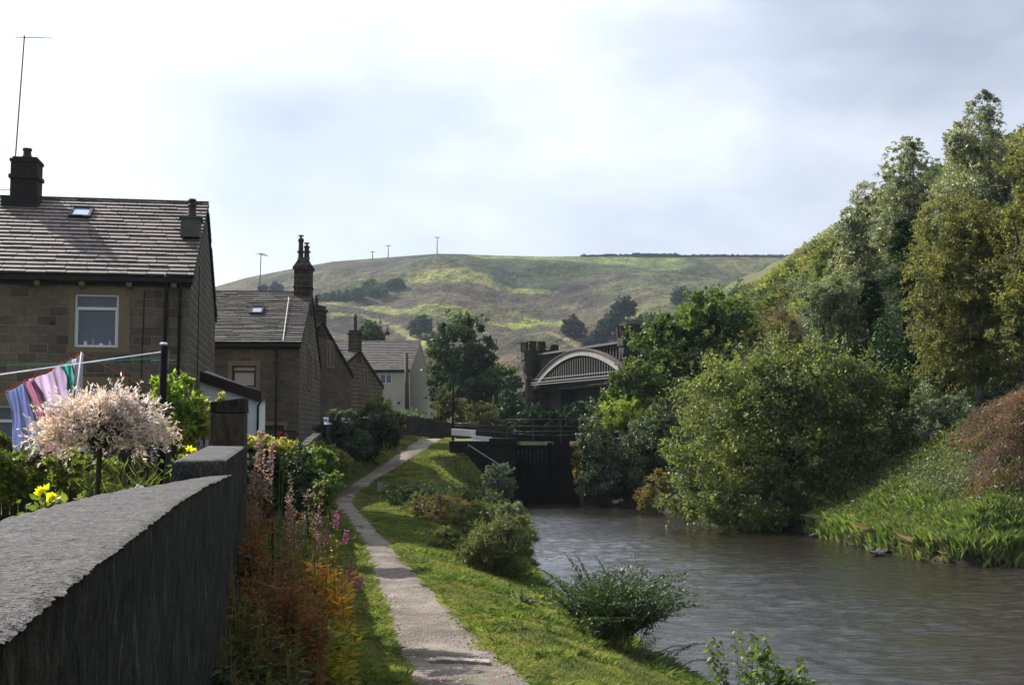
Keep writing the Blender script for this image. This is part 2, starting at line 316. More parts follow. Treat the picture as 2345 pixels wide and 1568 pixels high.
# ------------------------------------------------------------------ terrain
water_poly = np.array([(5.6,-12),(5.2,6),(4.3,14),(3.4,19),(2.4,24),(1.35,30),(.75,35),(.42,42),(-.05,50),(-.6,58),(-1.05,64),(-1.4,68),(-1.3,71.2),(.1,71.4),(.1,75.0),(4.3,75.0),(4.3,71.5),
    (5.5,71),(7.2,69),(8.6,64),(11.2,56.5),(12.4,53),(12.7,49),(13.0,45.5),(13.6,41.5),(14.3,39.6),(17,39.6),(22,41.5),(32,45),(60,48),(60,-12)], float)
def poly_dist(P, poly):
    d = np.full(len(P), 1e9); ins = np.zeros(len(P), bool); n = len(poly)
    for i in range(n):
        a = poly[i]; b = poly[(i+1) % n]; ab = b-a; tt = np.clip(((P-a)@ab)/(ab@ab), 0, 1); d = np.minimum(d, np.linalg.norm(P-a-tt[:, None]*ab, axis=1))
        c = (a[1] > P[:, 1]) != (b[1] > P[:, 1]); xi = a[0]+(P[:, 1]-a[1])*(b[0]-a[0])/(b[1]-a[1]+1e-12); ins ^= c & (P[:, 0] < xi)
    return np.where(ins, -d, d)
def sstep(a, b, x): t_ = np.clip((x-a)/(b-a), 0, 1); return t_*t_*(3-2*t_)
def vnoise(x, y, s, seed=0):
    x = x/s+seed*17.3; y = y/s+seed*9.1; xi = np.floor(x); yi = np.floor(y); fx = x-xi; fy = y-yi; fx = fx*fx*(3-2*fx); fy = fy*fy*(3-2*fy)
    def h(a, b): q = np.sin(a*127.1+b*311.7+seed*3.7)*43758.5453; return q-np.floor(q)
    return (h(xi, yi)*(1-fx)+h(xi+1, yi)*fx)*(1-fy)+(h(xi, yi+1)*(1-fx)+h(xi+1, yi+1)*fx)*fy-.5
BX_Y = [-12, 0, 4, 9.9, 18.2, 30, 42, 50, 58, 66, 75, 85, 87, 300]; BX_X = [-.5, -.5, -1.2, -2.35, -4.1, -5.9, -7.35, -8.3, -9.0, -9.1, -8.4, -7.6, -7.6, -7.6]
PATH = np.array([(.4, 4, 1.0, 0), (.1, 8, .9, 0), (-.25, 12, .8, 0), (-.45,15.8,.76,0),(-1.3,20.5,.70,0),(-2.45,27,.6,0),(-4.0,36.5,.52,0),(-6.1,48,.52,0),(-7.7,56.5,.6,0),(-7.95,62,.5,0),(-7.35,66,.55,0),(-6.3,70.5,.6,0),(-5.3,75,.65,0),(-4.7,80,.9,0),(-4.5,84,1.2,0)])
def pathx(y): return np.interp(y, PATH[:, 1], PATH[:, 0])
def pathw(y): return 1.15*np.interp(y, PATH[:, 1], PATH[:, 2])
def basez(y): return np.interp(y, [-12, 0, 2, 8, 14, 18, 57, 60, 63, 66.5, 70, 74, 77, 86, 100, 118, 140, 230], [2.9, 2.8, 2.7, 1.75, 1.12, 1.0, 1.0, 1.15, 1.45, 1.9, 2.55, 3.35, 3.7, 3.72, 3.8, 4.9, 5.2, 5.0])
def gz(x, y):
    x = np.atleast_1d(np.asarray(x, float)); y = np.atleast_1d(np.asarray(y, float)); P = np.stack([x, y], 1); d = poly_dist(P, water_poly)
    left = x < np.interp(y, [-12, 74, 110, 300], [4, 2.2, 4, 4]); bz = basez(y)
    # left land
    sl = np.interp(y, [20, 28, 48, 66, 71, 73], [.34, .26, .26, .60, .75, 3.0]); zl = np.minimum(bz, .10+sl*np.maximum(d, 0))
    bx = np.interp(y, BX_Y, BX_X); gard = np.interp(y, [0, 40, 60, 80, 118, 230], [3.0, 3.0, 3.3, 3.9, 5.2, 5.0])
    pl = pathx(np.clip(y, 4, 84))-pathw(np.clip(y, 4, 84)); tt = np.clip((pl-.2-x)/np.maximum(pl-.2-bx, .6), 0, 1)
    zl = np.where(x < pl, np.maximum(zl, bz+tt**1.5*np.minimum(.9, np.maximum(gard-bz, 0))), zl)
    zl = np.where(x < bx, gard*sstep(0, .5, bx-x)+zl*(1-sstep(0, .5, bx-x)), zl)
    # right land
    xs = np.interp(y, [38, 40, 53, 62, 72, 110, 200, 300], [14, 14.6, 12.3, 9.2, 4.9, 7, 4, 0]); base = np.interp(y, [38, 70, 76, 300], [.3, .4, 3.7, 5.0])
    dd = np.maximum(np.minimum(d, np.where(y > 72, x-xs, 1e9)), 0); zr = .15+np.minimum(dd*1.4, base)+.66*np.maximum(dd-1.0, 0)
    zr = np.where(zr > 40, 40+(zr-40)*.3, zr)
    hm = .8*np.exp(-(((x-19.5)/4.0)**2+((y-47.5)/3.0)**2)); zr += hm*np.clip(dd/3, 0, 1)
    z = np.where(left, zl, zr); z += vnoise(x, y, 1.3, 1)*.10+vnoise(x, y, .45, 2)*.035+np.where(left, 0, 1)*(vnoise(x, y, 5, 3)*.9+vnoise(x, y, 14, 4)*1.5)*np.clip(dd/6, 0, 1)
    z = np.where(d < 0, np.maximum(-1.2, .1+d*1.3), z)
    z = np.where((x > .2) & (x < 4.4) & (y > 74.8) & (y < 94), 1.5, z)
    return z
def g1(x, y): return float(gz(x, y)[0])
def rayg(px, py, Y0=12, Y1=240):
    """where the sight line through a photo point meets the ground"""
    a, b, c = ray(px, py); ys = np.linspace(Y0, Y1, 900); s = ys/b; zz = EYE+c*s; zg = gz(a*s, ys); k = np.nonzero(zz <= zg)[0]
    i = k[0] if len(k) else len(ys)-1
    return float(a*s[i]), float(ys[i]), float(zg[i])

def axis_pts(segs):
    out = []
    for a, b, st in segs: out += list(np.arange(a, b, st))
    out.append(segs[-1][1]); return np.array(out)
xs = axis_pts([(-120, -40, 8), (-40, -14, 2), (-14, 22, .3), (22, 40, 1), (40, 140, 4)])
ys = axis_pts([(-12, 10, 1), (10, 80, .35), (80, 130, 1), (130, 320, 4)])
XX, YY = np.meshgrid(xs, ys); X1 = XX.ravel(); Y1 = YY.ravel(); Z1 = gz(X1, Y1)
D1 = poly_dist(np.stack([X1, Y1], 1), water_poly)
col = np.zeros((len(X1), 3)); col[:] = (.10, .12, .04)
n1 = vnoise(X1, Y1, 2.2, 5); n2 = vnoise(X1, Y1, .8, 6)
col = np.where(((n1+n2*.5) > .38)[:, None], np.array([.10, .115, .03]), col)
right = (X1 > 3.9) & ((Y1 > 38))
col = np.where(right[:, None], np.array([.035, .04, .018]), col)
col = np.where((right & (Y1 > 95))[:, None], np.array([.075, .10, .028]), col)
col = np.where((right & (Y1 > 120) & (n1 > .05))[:, None], np.array([.09, .075, .035]), col)
col = np.where((np.abs(D1-.1) < .5)[:, None], np.array([.022, .019, .012]), col)
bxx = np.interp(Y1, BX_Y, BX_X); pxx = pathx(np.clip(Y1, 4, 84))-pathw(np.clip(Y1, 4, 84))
col = np.where(((Y1 > 93) & (X1 > -4) & (X1 < 25))[:, None], np.array([.03, .035, .015]), col)  # tree shade beyond the lock put into the ground tint
wear = (np.abs(np.abs(X1-pathx(np.clip(Y1, 4, 84)))-pathw(np.clip(Y1, 4, 84))) < .3) & (Y1 < 85); col = np.where(wear[:, None], np.array([.12, .10, .06]), col)
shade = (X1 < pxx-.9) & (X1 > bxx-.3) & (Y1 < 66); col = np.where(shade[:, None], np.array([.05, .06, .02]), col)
nx, ny = len(xs), len(ys); ii = (np.arange(ny-1)[:, None]*nx+np.arange(nx-1)[None, :]).ravel(); FQ = np.stack([ii, ii+1, ii+nx+1, ii+nx], 1)
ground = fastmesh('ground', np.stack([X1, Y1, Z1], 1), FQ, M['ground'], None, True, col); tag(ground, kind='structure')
# canal water
wx = axis_pts([(-4, 22, .085), (22, 130, 6)]); wy = axis_pts([(-12, 15, 3), (15, 40, .042), (40, 73.9, .07)])
wX, wY = np.meshgrid(wx, wy); a_, b_ = wX.ravel(), wY.ravel(); ca_, sa_ = math.cos(.12), math.sin(.12); u_, v_ = a_*ca_+b_*sa_, b_*ca_-a_*sa_
wob = vnoise(a_, b_, 2.2, 50)*1.6; hz_ = (.25-np.abs(vnoise(u_*.45, v_+wob*.1, .34, 41)))*.085+vnoise(u_*.5+3, v_-u_*.15, .2, 42)*.038+vnoise(u_*.3+7, v_+u_*.1, .95, 43)*.03+vnoise(u_, v_, .17, 44)*.012
hz_ *= np.clip(.75+vnoise(a_, b_, 6, 51)*1.1, .25, 1.3); hz_[(a_ > 21.9) | (b_ < 15)] = 0
nx_ = len(wx); ii = (np.arange(len(wy)-1)[:, None]*nx_+np.arange(nx_-1)[None, :]).ravel()
wv = fastmesh('canal_water', np.stack([a_, b_, hz_], 1), np.stack([ii, ii+1, ii+nx_+1, ii+nx_], 1), M['water'], None, True); tag(wv, kind='structure')
lwt = MB().poly([(-.1, 75.2, 2.9), (4.6, 75.2, 2.9), (4.6, 94, 2.9), (-.1, 94, 2.9)]).build('lock_water', M['water']); tag(lwt, kind='structure')
# path sheet, ragged edges
pv = []; yy = np.arange(3, 83.5, .12)
for k, y in enumerate(yy):
    cx = float(pathx(y)); w = float(pathw(y)); l_ = cx-w+.09*math.sin(y*2.1)+random.uniform(-.05, .05)+vnoise(np.array([y]), np.array([0.]), 1.1, 3)[0]*.4+vnoise(np.array([y]), np.array([9.]), .4, 5)[0]*.2; r_ = cx+w+random.uniform(-.05, .05)+vnoise(np.array([y]), np.array([5.]), 1.1, 4)[0]*.45+vnoise(np.array([y]), np.array([14.]), .4, 6)[0]*.22
    for q in np.linspace(0, 1, 9): pv.append((l_+(r_-l_)*q, y))
pv = np.array(pv); e = np.tile(np.abs(np.linspace(-1, 1, 9))**4, len(yy)); pz = gz(pv[:, 0], pv[:, 1])+.022-.05*e
ii = (np.arange(len(yy)-1)[:, None]*9+np.arange(8)[None, :]).ravel()
pth = fastmesh('path', np.stack([pv[:, 0], pv[:, 1], pz], 1), np.stack([ii, ii+1, ii+10, ii+9], 1), M['path'], None, True); tag(pth, kind='structure')

# ------------------------------------------------------------------ moorland hill
SKY = np.array([(-900, 700), (0, 700), (400, 672), (490, 655), (560, 635), (676, 612), (760, 597), (880, 588), (1000, 579), (1060, 580), (1130, 583), (1250, 586), (1450, 584), (1840, 586), (2345, 600), (3300, 640)], float)
def moor(px, s):
    """px: bearing as picture column; s: 0 foot .. 1 skyline"""
    el = (985-np.interp(px, SKY[:, 0], SKY[:, 1]))/F; Rr = 225+s*925; x = (px-1172.5)/F*Rr; y = Rr
    prof = np.interp(s, [0, .12, .28, .5, .72, .9, 1.0], [.0, .16, .38, .62, .80, .93, 1.0])
    z = EYE+prof*el*Rr
    amp = np.clip(s*3, 0, 1)*np.clip((1.0-s)*6, .03, 1)
    z = z+amp*(vnoise(x, y, 210, 1)*20+vnoise(x, y, 95, 2)*22+vnoise(x, y, 40, 3)*12+vnoise(x, y, 17, 7)*2.6+vnoise(x, y, 8, 8)*1.3)
    z = z+amp*(10*np.exp(-(((x-(-90))/70)**2+((y-620)/130)**2)))
    return x, y, z
pc = np.concatenate([np.linspace(-900, 330, 60), np.linspace(340, 2000, 620), np.linspace(2010, 3300, 60)]); sr = np.linspace(0, 1, 300)
PC, SR = np.meshgrid(pc, sr); hx, hy, hz = moor(PC.ravel(), SR.ravel())
hz = hz-(SR.ravel() < .01)*6
# the plateau behind the edge
pcx, bx_, bz_ = pc, None, None
ex, ey, ez = moor(pc, np.ones_like(pc)); back = np.stack([ex*1.6, ey*1.6, ez-14], 1)
HV = np.concatenate([np.stack([hx, hy, hz], 1), back]); nx = len(pc); ny = 301
ii = (np.arange(ny-1)[:, None]*nx+np.arange(nx-1)[None, :]).ravel(); HF = np.stack([ii, ii+1, ii+nx+1, ii+nx], 1)
def hillpos(px, py):
    u_, b_, c_ = ray(px, py); ss = np.linspace(.02, 1, 1500); tanv = c_/b_; pxe = 1172.5+(u_/b_)*F; x, y, z = moor(np.full(1500, pxe), ss)
    k = np.nonzero((z-EYE)/y >= tanv)[0]; i = k[0] if len(k) else 1499
    return float(x[i]), float(y[i]), float(z[i])
hc = np.zeros((len(HV), 3)); hc[:] = (.12, .115, .05)
a = vnoise(HV[:, 0], HV[:, 1], 120, 11)+.6*vnoise(HV[:, 0], HV[:, 1], 45, 12)+.35*vnoise(HV[:, 0], HV[:, 1], 18, 13)
hc = np.where((a > .02)[:, None], np.array([.115, .09, .055]), hc); hc = np.where((a > .28)[:, None], np.array([.07, .058, .042]), hc)
hc = np.where((a < -.25)[:, None], np.array([.14, .145, .055]), hc)
def patch(pts, wid, c, edge=.35):
    """a band of other ground cover along a line on the hill"""
    global hc
    W = [hillpos(*q) for q in pts]; dmin = np.full(len(HV), 1e9)
    for i in range(len(W)-1):
        A = np.array(W[i][:2]); B = np.array(W[i+1][:2]); ab = B-A; tt = np.clip(((HV[:, :2]-A)@ab)/(ab@ab), 0, 1); dmin = np.minimum(dmin, np.linalg.norm(HV[:, :2]-A-tt[:, None]*ab, axis=1))
    w = wid*(1+edge*2*vnoise(HV[:, 0], HV[:, 1], wid*1.2, 21)); m = np.clip((w-dmin)/(wid*.3)+.5, 0, 1)[:, None]; hc = hc*(1-m)+np.array(c)*m
LG = (.25, .28, .07); BR = (.10, .075, .05); DKH = (.055, .06, .042)
patch([(990, 592), (1100, 590)], 60, DKH); patch([(1000, 610), (1040, 600)], 35, DKH)
patch([(1080, 600), (1200, 606), (1400, 604), (1480, 600)], 60, (.08, .095, .045)); patch([(1150, 588), (1300, 592), (1460, 595), (1500, 606)], 34, (.21, .27, .07))
patch([(700, 640), (850, 640), (960, 620)], 22, (.12, .12, .055))
patch([(760, 696), (860, 702), (960, 712), (1060, 720)], 9, LG); patch([(995, 640), (1060, 634), (1090, 640)], 20, (.27, .28, .09)); patch([(1170, 662), (1260, 670)], 7, LG)
patch([(1130, 738), (1220, 736), (1290, 742)], 7, (.24, .27, .06)); patch([(760, 720), (830, 722), (900, 745), (950, 775), (900, 790)], 3.2, (.27, .27, .11)); patch([(950, 775), (965, 800)], 3, (.27, .27, .11))
patch([(1010, 660), (1100, 668), (1200, 690), (1330, 720)], 16, BR); patch([(920, 690), (1000, 690), (1060, 700)], 12, BR); patch([(1100, 560), (1110, 560)], 3, BR)
patch([(880, 720), (950, 742)], 8, (.085, .065, .045)); patch([(1200, 770), (1330, 800)], 5, (.075, .08, .045)); patch([(1150, 690), (1300, 705)], 8, (.15, .13, .075))
patch([(1500, 640), (1700, 650)], 50, (.10, .11, .05)); patch([(1200, 765), (1370, 815)], 2.2, (.22, .2, .11))
hills = fastmesh('hills', HV, HF, M['moor'], None, True, hc*np.array([.62, .62, .60])); tag(hills, kind='structure')

# ------------------------------------------------------------------ vegetation generators
def shell_points(blobs, n, sub=.3, nsub=None, g=None, inner=.5):
    """leaf positions in clumps spread over a set of ellipsoids (cx,cy,cz,rx,ry,rz)"""
    g = g or rng; B = np.array(blobs, float); vol = (B[:, 3]*B[:, 4]*B[:, 5])**.72; pr = vol/vol.sum(); ns = nsub or max(24, int(n/110))
    bi = g.choice(len(B), ns, p=pr); d = unit(g.normal(size=(ns, 3))); rad = g.uniform(inner, 1.0, ns)[:, None]
    ph_ = g.uniform(0, 6.28, (len(B), 3))[bi]; wv_ = (np.sin(d[:, 0]*4.3+ph_[:, 0])+np.sin(d[:, 1]*4.9+ph_[:, 1])+np.sin(d[:, 2]*5.3+ph_[:, 2]))/3; rad = rad*(1+.3*wv_[:, None])
    c = B[bi, :3]+d*B[bi, 3:]*rad; sr_ = B[bi, 3:].mean(1)*sub*g.uniform(.35, 1.35, ns)
    k = g.integers(0, ns, n); q = unit(g.normal(size=(n, 3)))*(g.uniform(0, 1, n)**.5)[:, None]; q[:, 2] *= .75
    return c[k]+q*sr_[k][:, None], c
def plant(name, label, cat, base, blobs, n, L, W, lm, bark=None, tr=.15, group=None, zb=0, sub=.3, limbs=6, inner=.5, rot=0, floor=None, nsub=None, spray=.35):
    """tree or bush: blobs relative to base"""
    root = thing(name, label, cat, base, rot, group); C, sub_c = shell_points(blobs, n, sub, nsub, None, inner)
    spray = spray if zb < 0 else spray*.2
    if spray:
        m = max(30, int(n*spray/16)); bi = rng.choice(len(blobs), m, p=(lambda v: v/v.sum())((np.array(blobs)[:, 3]*np.array(blobs)[:, 5])**.8)); Bq = np.array(blobs, float)[bi]; d = unit(rng.normal(size=(m, 3))+np.array([0, 0, .35])); s0 = Bq[:, :3]+d*Bq[:, 3:]*.92
        dr = unit(d*.8+np.array([0, 0, .7 if zb >= 0 else -.2])+rng.normal(size=(m, 3))*.3); ln = Bq[:, 3:].mean(1)*rng.uniform(.12, .34+.25*(zb >= 0), m); tt = np.tile(np.linspace(0, 1, 16), m); k = np.repeat(np.arange(m), 16)
        P_ = s0[k]+dr[k]*(ln[k]*tt)[:, None]+np.array([0, 0, -1])*(ln[k]*tt**2*.2)[:, None]+rng.normal(size=(len(k), 3))*(ln[k]*.07*(1.1-tt))[:, None]; C = np.concatenate([C, P_])
    if floor is not None: C = C[C[:, 2] > floor]
    mb = MB(); B = np.array(blobs); top = B[np.argmax(B[:, 2])]
    tp = [(0, 0, -.3)]+[(top[0]*q+random.uniform(-.05, .05)*top[2], top[1]*q, top[2]*q) for q in (.2, .45, .7, .95)]
    mb.tube(tp, [tr*1.3, tr, tr*.8, tr*.55, tr*.2], 8)
    for i in range(min(limbs, len(sub_c))):
        e_ = sub_c[i*3 % len(sub_c)]; q = random.uniform(.15, .6); s = np.array(tp[1])*(1-q)+np.array(tp[3])*q; mid = (s+e_)/2+np.array([0, 0, .12*np.linalg.norm(e_-s)])
        mb.tube([s, mid, e_], [tr*.5, tr*.3, tr*.08], 6)
    mb.build('trunk' if cat == 'tree' else 'stems', bark or M['bark'], root, True)
    if lm is not None: leaves('crown' if cat == 'tree' else 'foliage', C, L, W, lm, root, zb=zb)
    return root
def pxblobs(bl, Y, base):
    out = []
    for q in bl:
        px, py, rx, ry = q[:4]; dy = q[4] if len(q) > 4 else 0; yy_ = Y+dy; p_ = at(px, py, yy_); k = yy_/F
        rx *= 1.12; ry *= 1.1; out.append((p_[0]-base[0], p_[1]-base[1], p_[2]-base[2], rx*k, (q[5] if len(q) > 5 else rx*k), ry*k))
    return out
def pxplant(name, label, cat, Y, bpx, bl, n, L, W, lm, **kw):
    if 'bank row' in label or 'beside the red tinged' in label: bl = [(q[0], q[1]-4, q[2]*1.14, q[3]*1.16, *q[4:]) for q in bl]; n = int(n*1.4)
    n = int(n*1.15); X = (bpx-1172.5)/F*Y; base = (X, Y, g1(X, Y)); return plant(name, label, cat, base, pxblobs(bl, Y, base), n, L, W, lm, **kw)
exec_after = []

# ------------------------------------------------------------------ houses
def slates(mb, x0, x1, ye, ze, yr, zr, course, w, t, jit=.2, step=.0):
    """rows of overlapping slabs from eaves (ye,ze) up to ridge (yr,zr)"""
    sl = math.hypot(yr-ye, zr-ze); dy, dz = (yr-ye)/sl, (zr-ze)/sl; sgn = 1 if yr > ye else -1; ny_, nz_ = -dz*sgn, abs(dy)
    n = int(sl/course)+1
    for i in range(n):
        s0 = i*course; s1 = min(s0+course*1.25, sl); x = x0-random.uniform(0, w)
        jj = random.uniform(-.012, .012)*jit*4
        while x < x1:
            ww = w*random.uniform(1-jit, 1+jit*1.6); a = max(x, x0); b = min(x+ww-.016, x1); x += ww
            if b-a < .03: continue
            h0 = t*1.75+random.uniform(-.1, .35)*t; h1 = t*.55; q0 = s0+jj+random.uniform(-.02, .02)*jit*2
            def P(xx, s_, h): return (xx, ye+dy*s_+ny_*h, ze+dz*s_+nz_*h)
            mb.poly([P(a, q0, h0), P(b, q0, h0), P(b, s1, h1), P(a, s1, h1)] if sgn > 0 else [P(b, q0, h0), P(a, q0, h0), P(a, s1, h1), P(b, s1, h1)])
            n_ = len(mb.v)
            mb.v += [P(a, q0, h0-t), P(b, q0, h0-t), P(b, s1, h1-t), P(a, s1, h1-t)]
            mb.f += [(n_-4, n_, n_+1, n_-3), (n_-4, n_-1, n_+3, n_), (n_-3, n_+1, n_+2, n_-2)]
def wall_open(mb, u0, u1, z0, z1, ops, P, depth=.14):
    us = sorted({u0, u1, *[o[0] for o in ops], *[o[1] for o in ops]}); zs = sorted({z0, z1, *[o[2] for o in ops], *[o[3] for o in ops]})
    for i in range(len(us)-1):
        for j in range(len(zs)-1):
            cu, cz = (us[i]+us[i+1])/2, (zs[j]+zs[j+1])/2
            if any(o[0] < cu < o[1] and o[2] < cz < o[3] for o in ops): continue
            mb.poly([P(us[i], 0, zs[j]), P(us[i+1], 0, zs[j]), P(us[i+1], 0, zs[j+1]), P(us[i], 0, zs[j+1])])
    for o in ops:
        a, b, c, d = o[:4]
        mb.poly([P(a, 0, c), P(a, 0, d), P(a, depth, d), P(a, depth, c)]); mb.poly([P(b, 0, d), P(b, 0, c), P(b, depth, c), P(b, depth, d)])
        mb.poly([P(a, 0, d), P(b, 0, d), P(b, depth, d), P(a, depth, d)]); mb.poly([P(b, 0, c), P(a, 0, c), P(a, depth, c), P(b, depth, c)])
def window(root, P, a, b, c, d, fm, gm, style='transom', surround=None, dm=None, depth=.14, curtain=True, label=None):
    fr = MB(); t_ = .055
    def bx(u0, u1, z0, z1, y0, y1): fr.hexa([P(u0, y0, z0), P(u1, y0, z0), P(u1, y1, z0), P(u0, y1, z0), P(u0, y0, z1), P(u1, y0, z1), P(u1, y1, z1), P(u0, y1, z1)])
    y0, y1 = depth-.075, depth-.004
    bx(a+.004, b-.004, c+.004, c+t_, y0, y1); bx(a+.004, b-.004, d-t_, d-.004, y0, y1); bx(a+.004, a+t_, c+t_, d-t_, y0, y1); bx(b-t_, b-.004, c+t_, d-t_, y0, y1)
    if style == 'transom': zt = d-(d-c)*.27; bx(a+t_, b-t_, zt-.035, zt+.035, y0, y1); bx(a+t_, a+t_+.03, c+t_, zt-.035, y0+.01, y1); bx(b-t_-.03, b-t_, c+t_, zt-.035, y0+.01, y1)
    if style == 'mullion': m = (a+b)/2; bx(m-.035, m+.035, c+t_, d-t_, y0, y1)
    w = fr.build('window', fm, root)
    if label: w['label'] = label
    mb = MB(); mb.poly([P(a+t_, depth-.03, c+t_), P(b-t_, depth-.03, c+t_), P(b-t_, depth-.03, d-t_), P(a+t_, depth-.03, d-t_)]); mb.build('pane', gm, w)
    if curtain:
        mb = MB(); mb.poly([P(a-.01, depth+.2, c-.02), P(b+.01, depth+.2, c-.02), P(b+.01, depth+.2, d+.02), P(a-.01, depth+.2, d+.02)]); mb.build('curtain', M['curtain'], w)
    if surround:
        l, r, tp, bt = surround; mb = MB(); q = .012
        def sb(u0, u1, z0, z1): mb.hexa([P(u0, -q, z0), P(u1, -q, z0), P(u1, depth*.9, z0), P(u0, depth*.9, z0), P(u0, -q, z1), P(u1, -q, z1), P(u1, depth*.9, z1), P(u0, depth*.9, z1)])
        if l: sb(a-l, a-.001, c, d)
        if r: sb(b+.001, b+r, c, d)
        if tp: sb(a-l-.02, b+r+.02, d+.001, d+tp)
        if bt: sb(a-l-.02, b+r+.02, c-bt, c-.001)
        mb.build('stone_surround', dm or M['dress'], w)
    return w
def house(name, label, cat, X0, Y0, zg, rot, L, D, ez, rz, ry, ez2, wm, rm, rp, fops=(), gops=(), gm=None, gutter=True, dm=None, group=None):
    """local frame: origin = front right ground corner, x<0 along the front, y back"""
    root = thing(name, label, cat, (X0, Y0, zg), rot, group); ez -= zg; rz -= zg; ez2 -= zg
    PF = lambda u, y, z: (u, y, z)
    PG = lambda u, y, z: (-y, u, z)                     # gable: u = distance back
    mb = MB(); wall_open(mb, -L, 0, -.6, ez, [o[:4] for o in fops], PF)
    mb.poly([(-L, 0, -.6), (-L, 0, ez), (-L, ry, rz), (-L, D, ez2), (-L, D, -.6)]); mb.poly([(0, D, -.6), (-L, D, -.6), (-L, D, ez2), (0, D, ez2)])
    if gm is None: mbg = mb
    else: mbg = MB()
    zl = min(ez, ez2); wall_open(mbg, 0, D, -.6, zl, [o[:4] for o in gops if o[3] <= zl], PG)
    tri = [(0, 0, zl), (0, D, zl), (0, D, ez2), (0, ry, rz), (0, 0, ez)]
    up = [o for o in gops if o[3] > zl]
    mbg.poly([tuple(p) for i, p in enumerate(tri) if i == 0 or p != tri[i-1]])
    w = mb.build('wall', wm, root)
    if gm is not None: mbg.build('gable_wall', gm, root)
    # floor slab blocks light leaks
    r_ = MB(); ov = .12; sl = (rz-ez)/ry; sl2 = (rz-ez2)/(D-ry)
    slates(r_, -L, .06, -ov, ez-ov*sl+.02, ry, rz+.02, *rp); slates(r_, -L, .06, D+ov, ez2-ov*sl2+.02, ry, rz+.02, *rp)
    roof = r_.build('roof', rm, root)
    und = MB(); und.poly([(-L, -ov+.02, ez-ov*sl-.02), (.05, -ov+.02, ez-ov*sl-.02), (.05, ry, rz-.02), (-L, ry, rz-.02)]); und.poly([(.05, D+ov-.02, ez2-ov*sl2-.02), (-L, D+ov-.02, ez2-ov*sl2-.02), (-L, ry, rz-.02), (.05, ry, rz-.02)])
    und.build('roof_lining', M['darkwood'], roof)
    rd = MB(); x = -L
    while x < .06: x2 = min(x+.45, .07); rd.hexa([(x, ry-.13, rz-.03), (x2-.01, ry-.13, rz-.03), (x2-.01, ry+.13, rz-.03), (x, ry+.13, rz-.03), (x, ry-.04, rz+.09), (x2-.01, ry-.04, rz+.09), (x2-.01, ry+.04, rz+.09), (x, ry+.04, rz+.09)]); x = x2
    rd.build('ridge_tiles', M['stack'] if rm != M['tileE'] else rm, roof)
    vb = MB(); vb.hexa([(.0, -ov, ez-ov*sl-.16), (.05, -ov, ez-ov*sl-.16), (.05, ry, rz-.16), (0, ry, rz-.16), (0, -ov, ez-ov*sl-.01), (.05, -ov, ez-ov*sl-.01), (.05, ry, rz-.01), (0, ry, rz-.01)])
    vb.hexa([(.0, ry, rz-.16), (.05, ry, rz-.16), (.05, D+ov, ez2-ov*sl2-.16), (0, D+ov, ez2-ov*sl2-.16), (0, ry, rz-.01), (.05, ry, rz-.01), (.05, D+ov, ez2-ov*sl2-.01), (0, D+ov, ez2-ov*sl2-.01)])
    vb.build('verge', M['darkwood'] if rm != M['tileE'] else M['upvc'], roof)
    if gutter:
        g_ = MB(); g_.box(-L, .05, -ov-.12, -ov+.0, ez-ov*sl-.12, ez-ov*sl-.005); g_.box(-L, .0, -.05, -.004, ez-.28, ez-.07); g_.build('gutter', M['blackiron'], root)
    for o in fops:
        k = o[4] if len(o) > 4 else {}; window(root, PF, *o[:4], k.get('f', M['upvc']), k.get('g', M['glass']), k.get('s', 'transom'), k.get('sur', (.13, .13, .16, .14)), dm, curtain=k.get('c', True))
    for o in gops:
        k = o[4] if len(o) > 4 else {}
        if o[3] > zl:                                   # high narrow lights: proud stone jambs with dark glass
            q = MB(); a, b, c, d = o[:4]; q.box(-.01, .03, a-.14, a, c, d); q.box(-.01, .03, b, b+.14, c, d); q.box(-.01, .035, a-.16, b+.16, d, d+.17); q.box(-.01, .05, a-.16, b+.16, c-.14, c)
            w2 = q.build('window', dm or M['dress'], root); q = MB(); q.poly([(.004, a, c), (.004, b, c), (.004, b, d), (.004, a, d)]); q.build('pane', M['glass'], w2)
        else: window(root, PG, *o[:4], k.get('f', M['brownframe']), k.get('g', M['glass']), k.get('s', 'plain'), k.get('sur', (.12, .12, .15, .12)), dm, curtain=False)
    return root, roof
def skylight(root, x0, x1, ye, ze, yr, zr, s0, s1):
    sl = math.hypot(yr-ye, zr-ze); dy, dz = (yr-ye)/sl, (zr-ze)/sl
    def P(x, s, h): return (x, ye+dy*s-dz*h, ze+dz*s+dy*h)
    def bx(mb, a, b, s, e, h0, h1): mb.hexa([P(a, s, h0), P(b, s, h0), P(b, e, h0), P(a, e, h0), P(a, s, h1), P(b, s, h1), P(b, e, h1), P(a, e, h1)])
    mb = MB(); t_ = .07; bx(mb, x0, x1, s0, s0+t_, .02, .15); bx(mb, x0, x1, s1-t_, s1, .02, .17); bx(mb, x0, x0+t_, s0+t_, s1-t_, .02, .15); bx(mb, x1-t_, x1, s0+t_, s1-t_, .02, .15)
    w = mb.build('skylight', M['blackiron'], root); mb = MB(); bx(mb, x0+t_, x1-t_, s0+t_, s1-t_, .02, .12); mb.build('pane', M['skyglass'], w)
def pot(mb, x, y, z, r, h, hat=True):
    mb.lathe(x, y, [(r*1.15, z), (r*1.2, z+.06), (r, z+.1), (r*.85, z+h*.8), (r*1.1, z+h*.84), (r*1.1, z+h*.93), (r*.8, z+h)], 12)
    if hat: mb.lathe(x, y, [(r*.35, z+h), (r*.35, z+h+.08), (r*1.15, z+h+.08), (r*.9, z+h+.13)], 10)
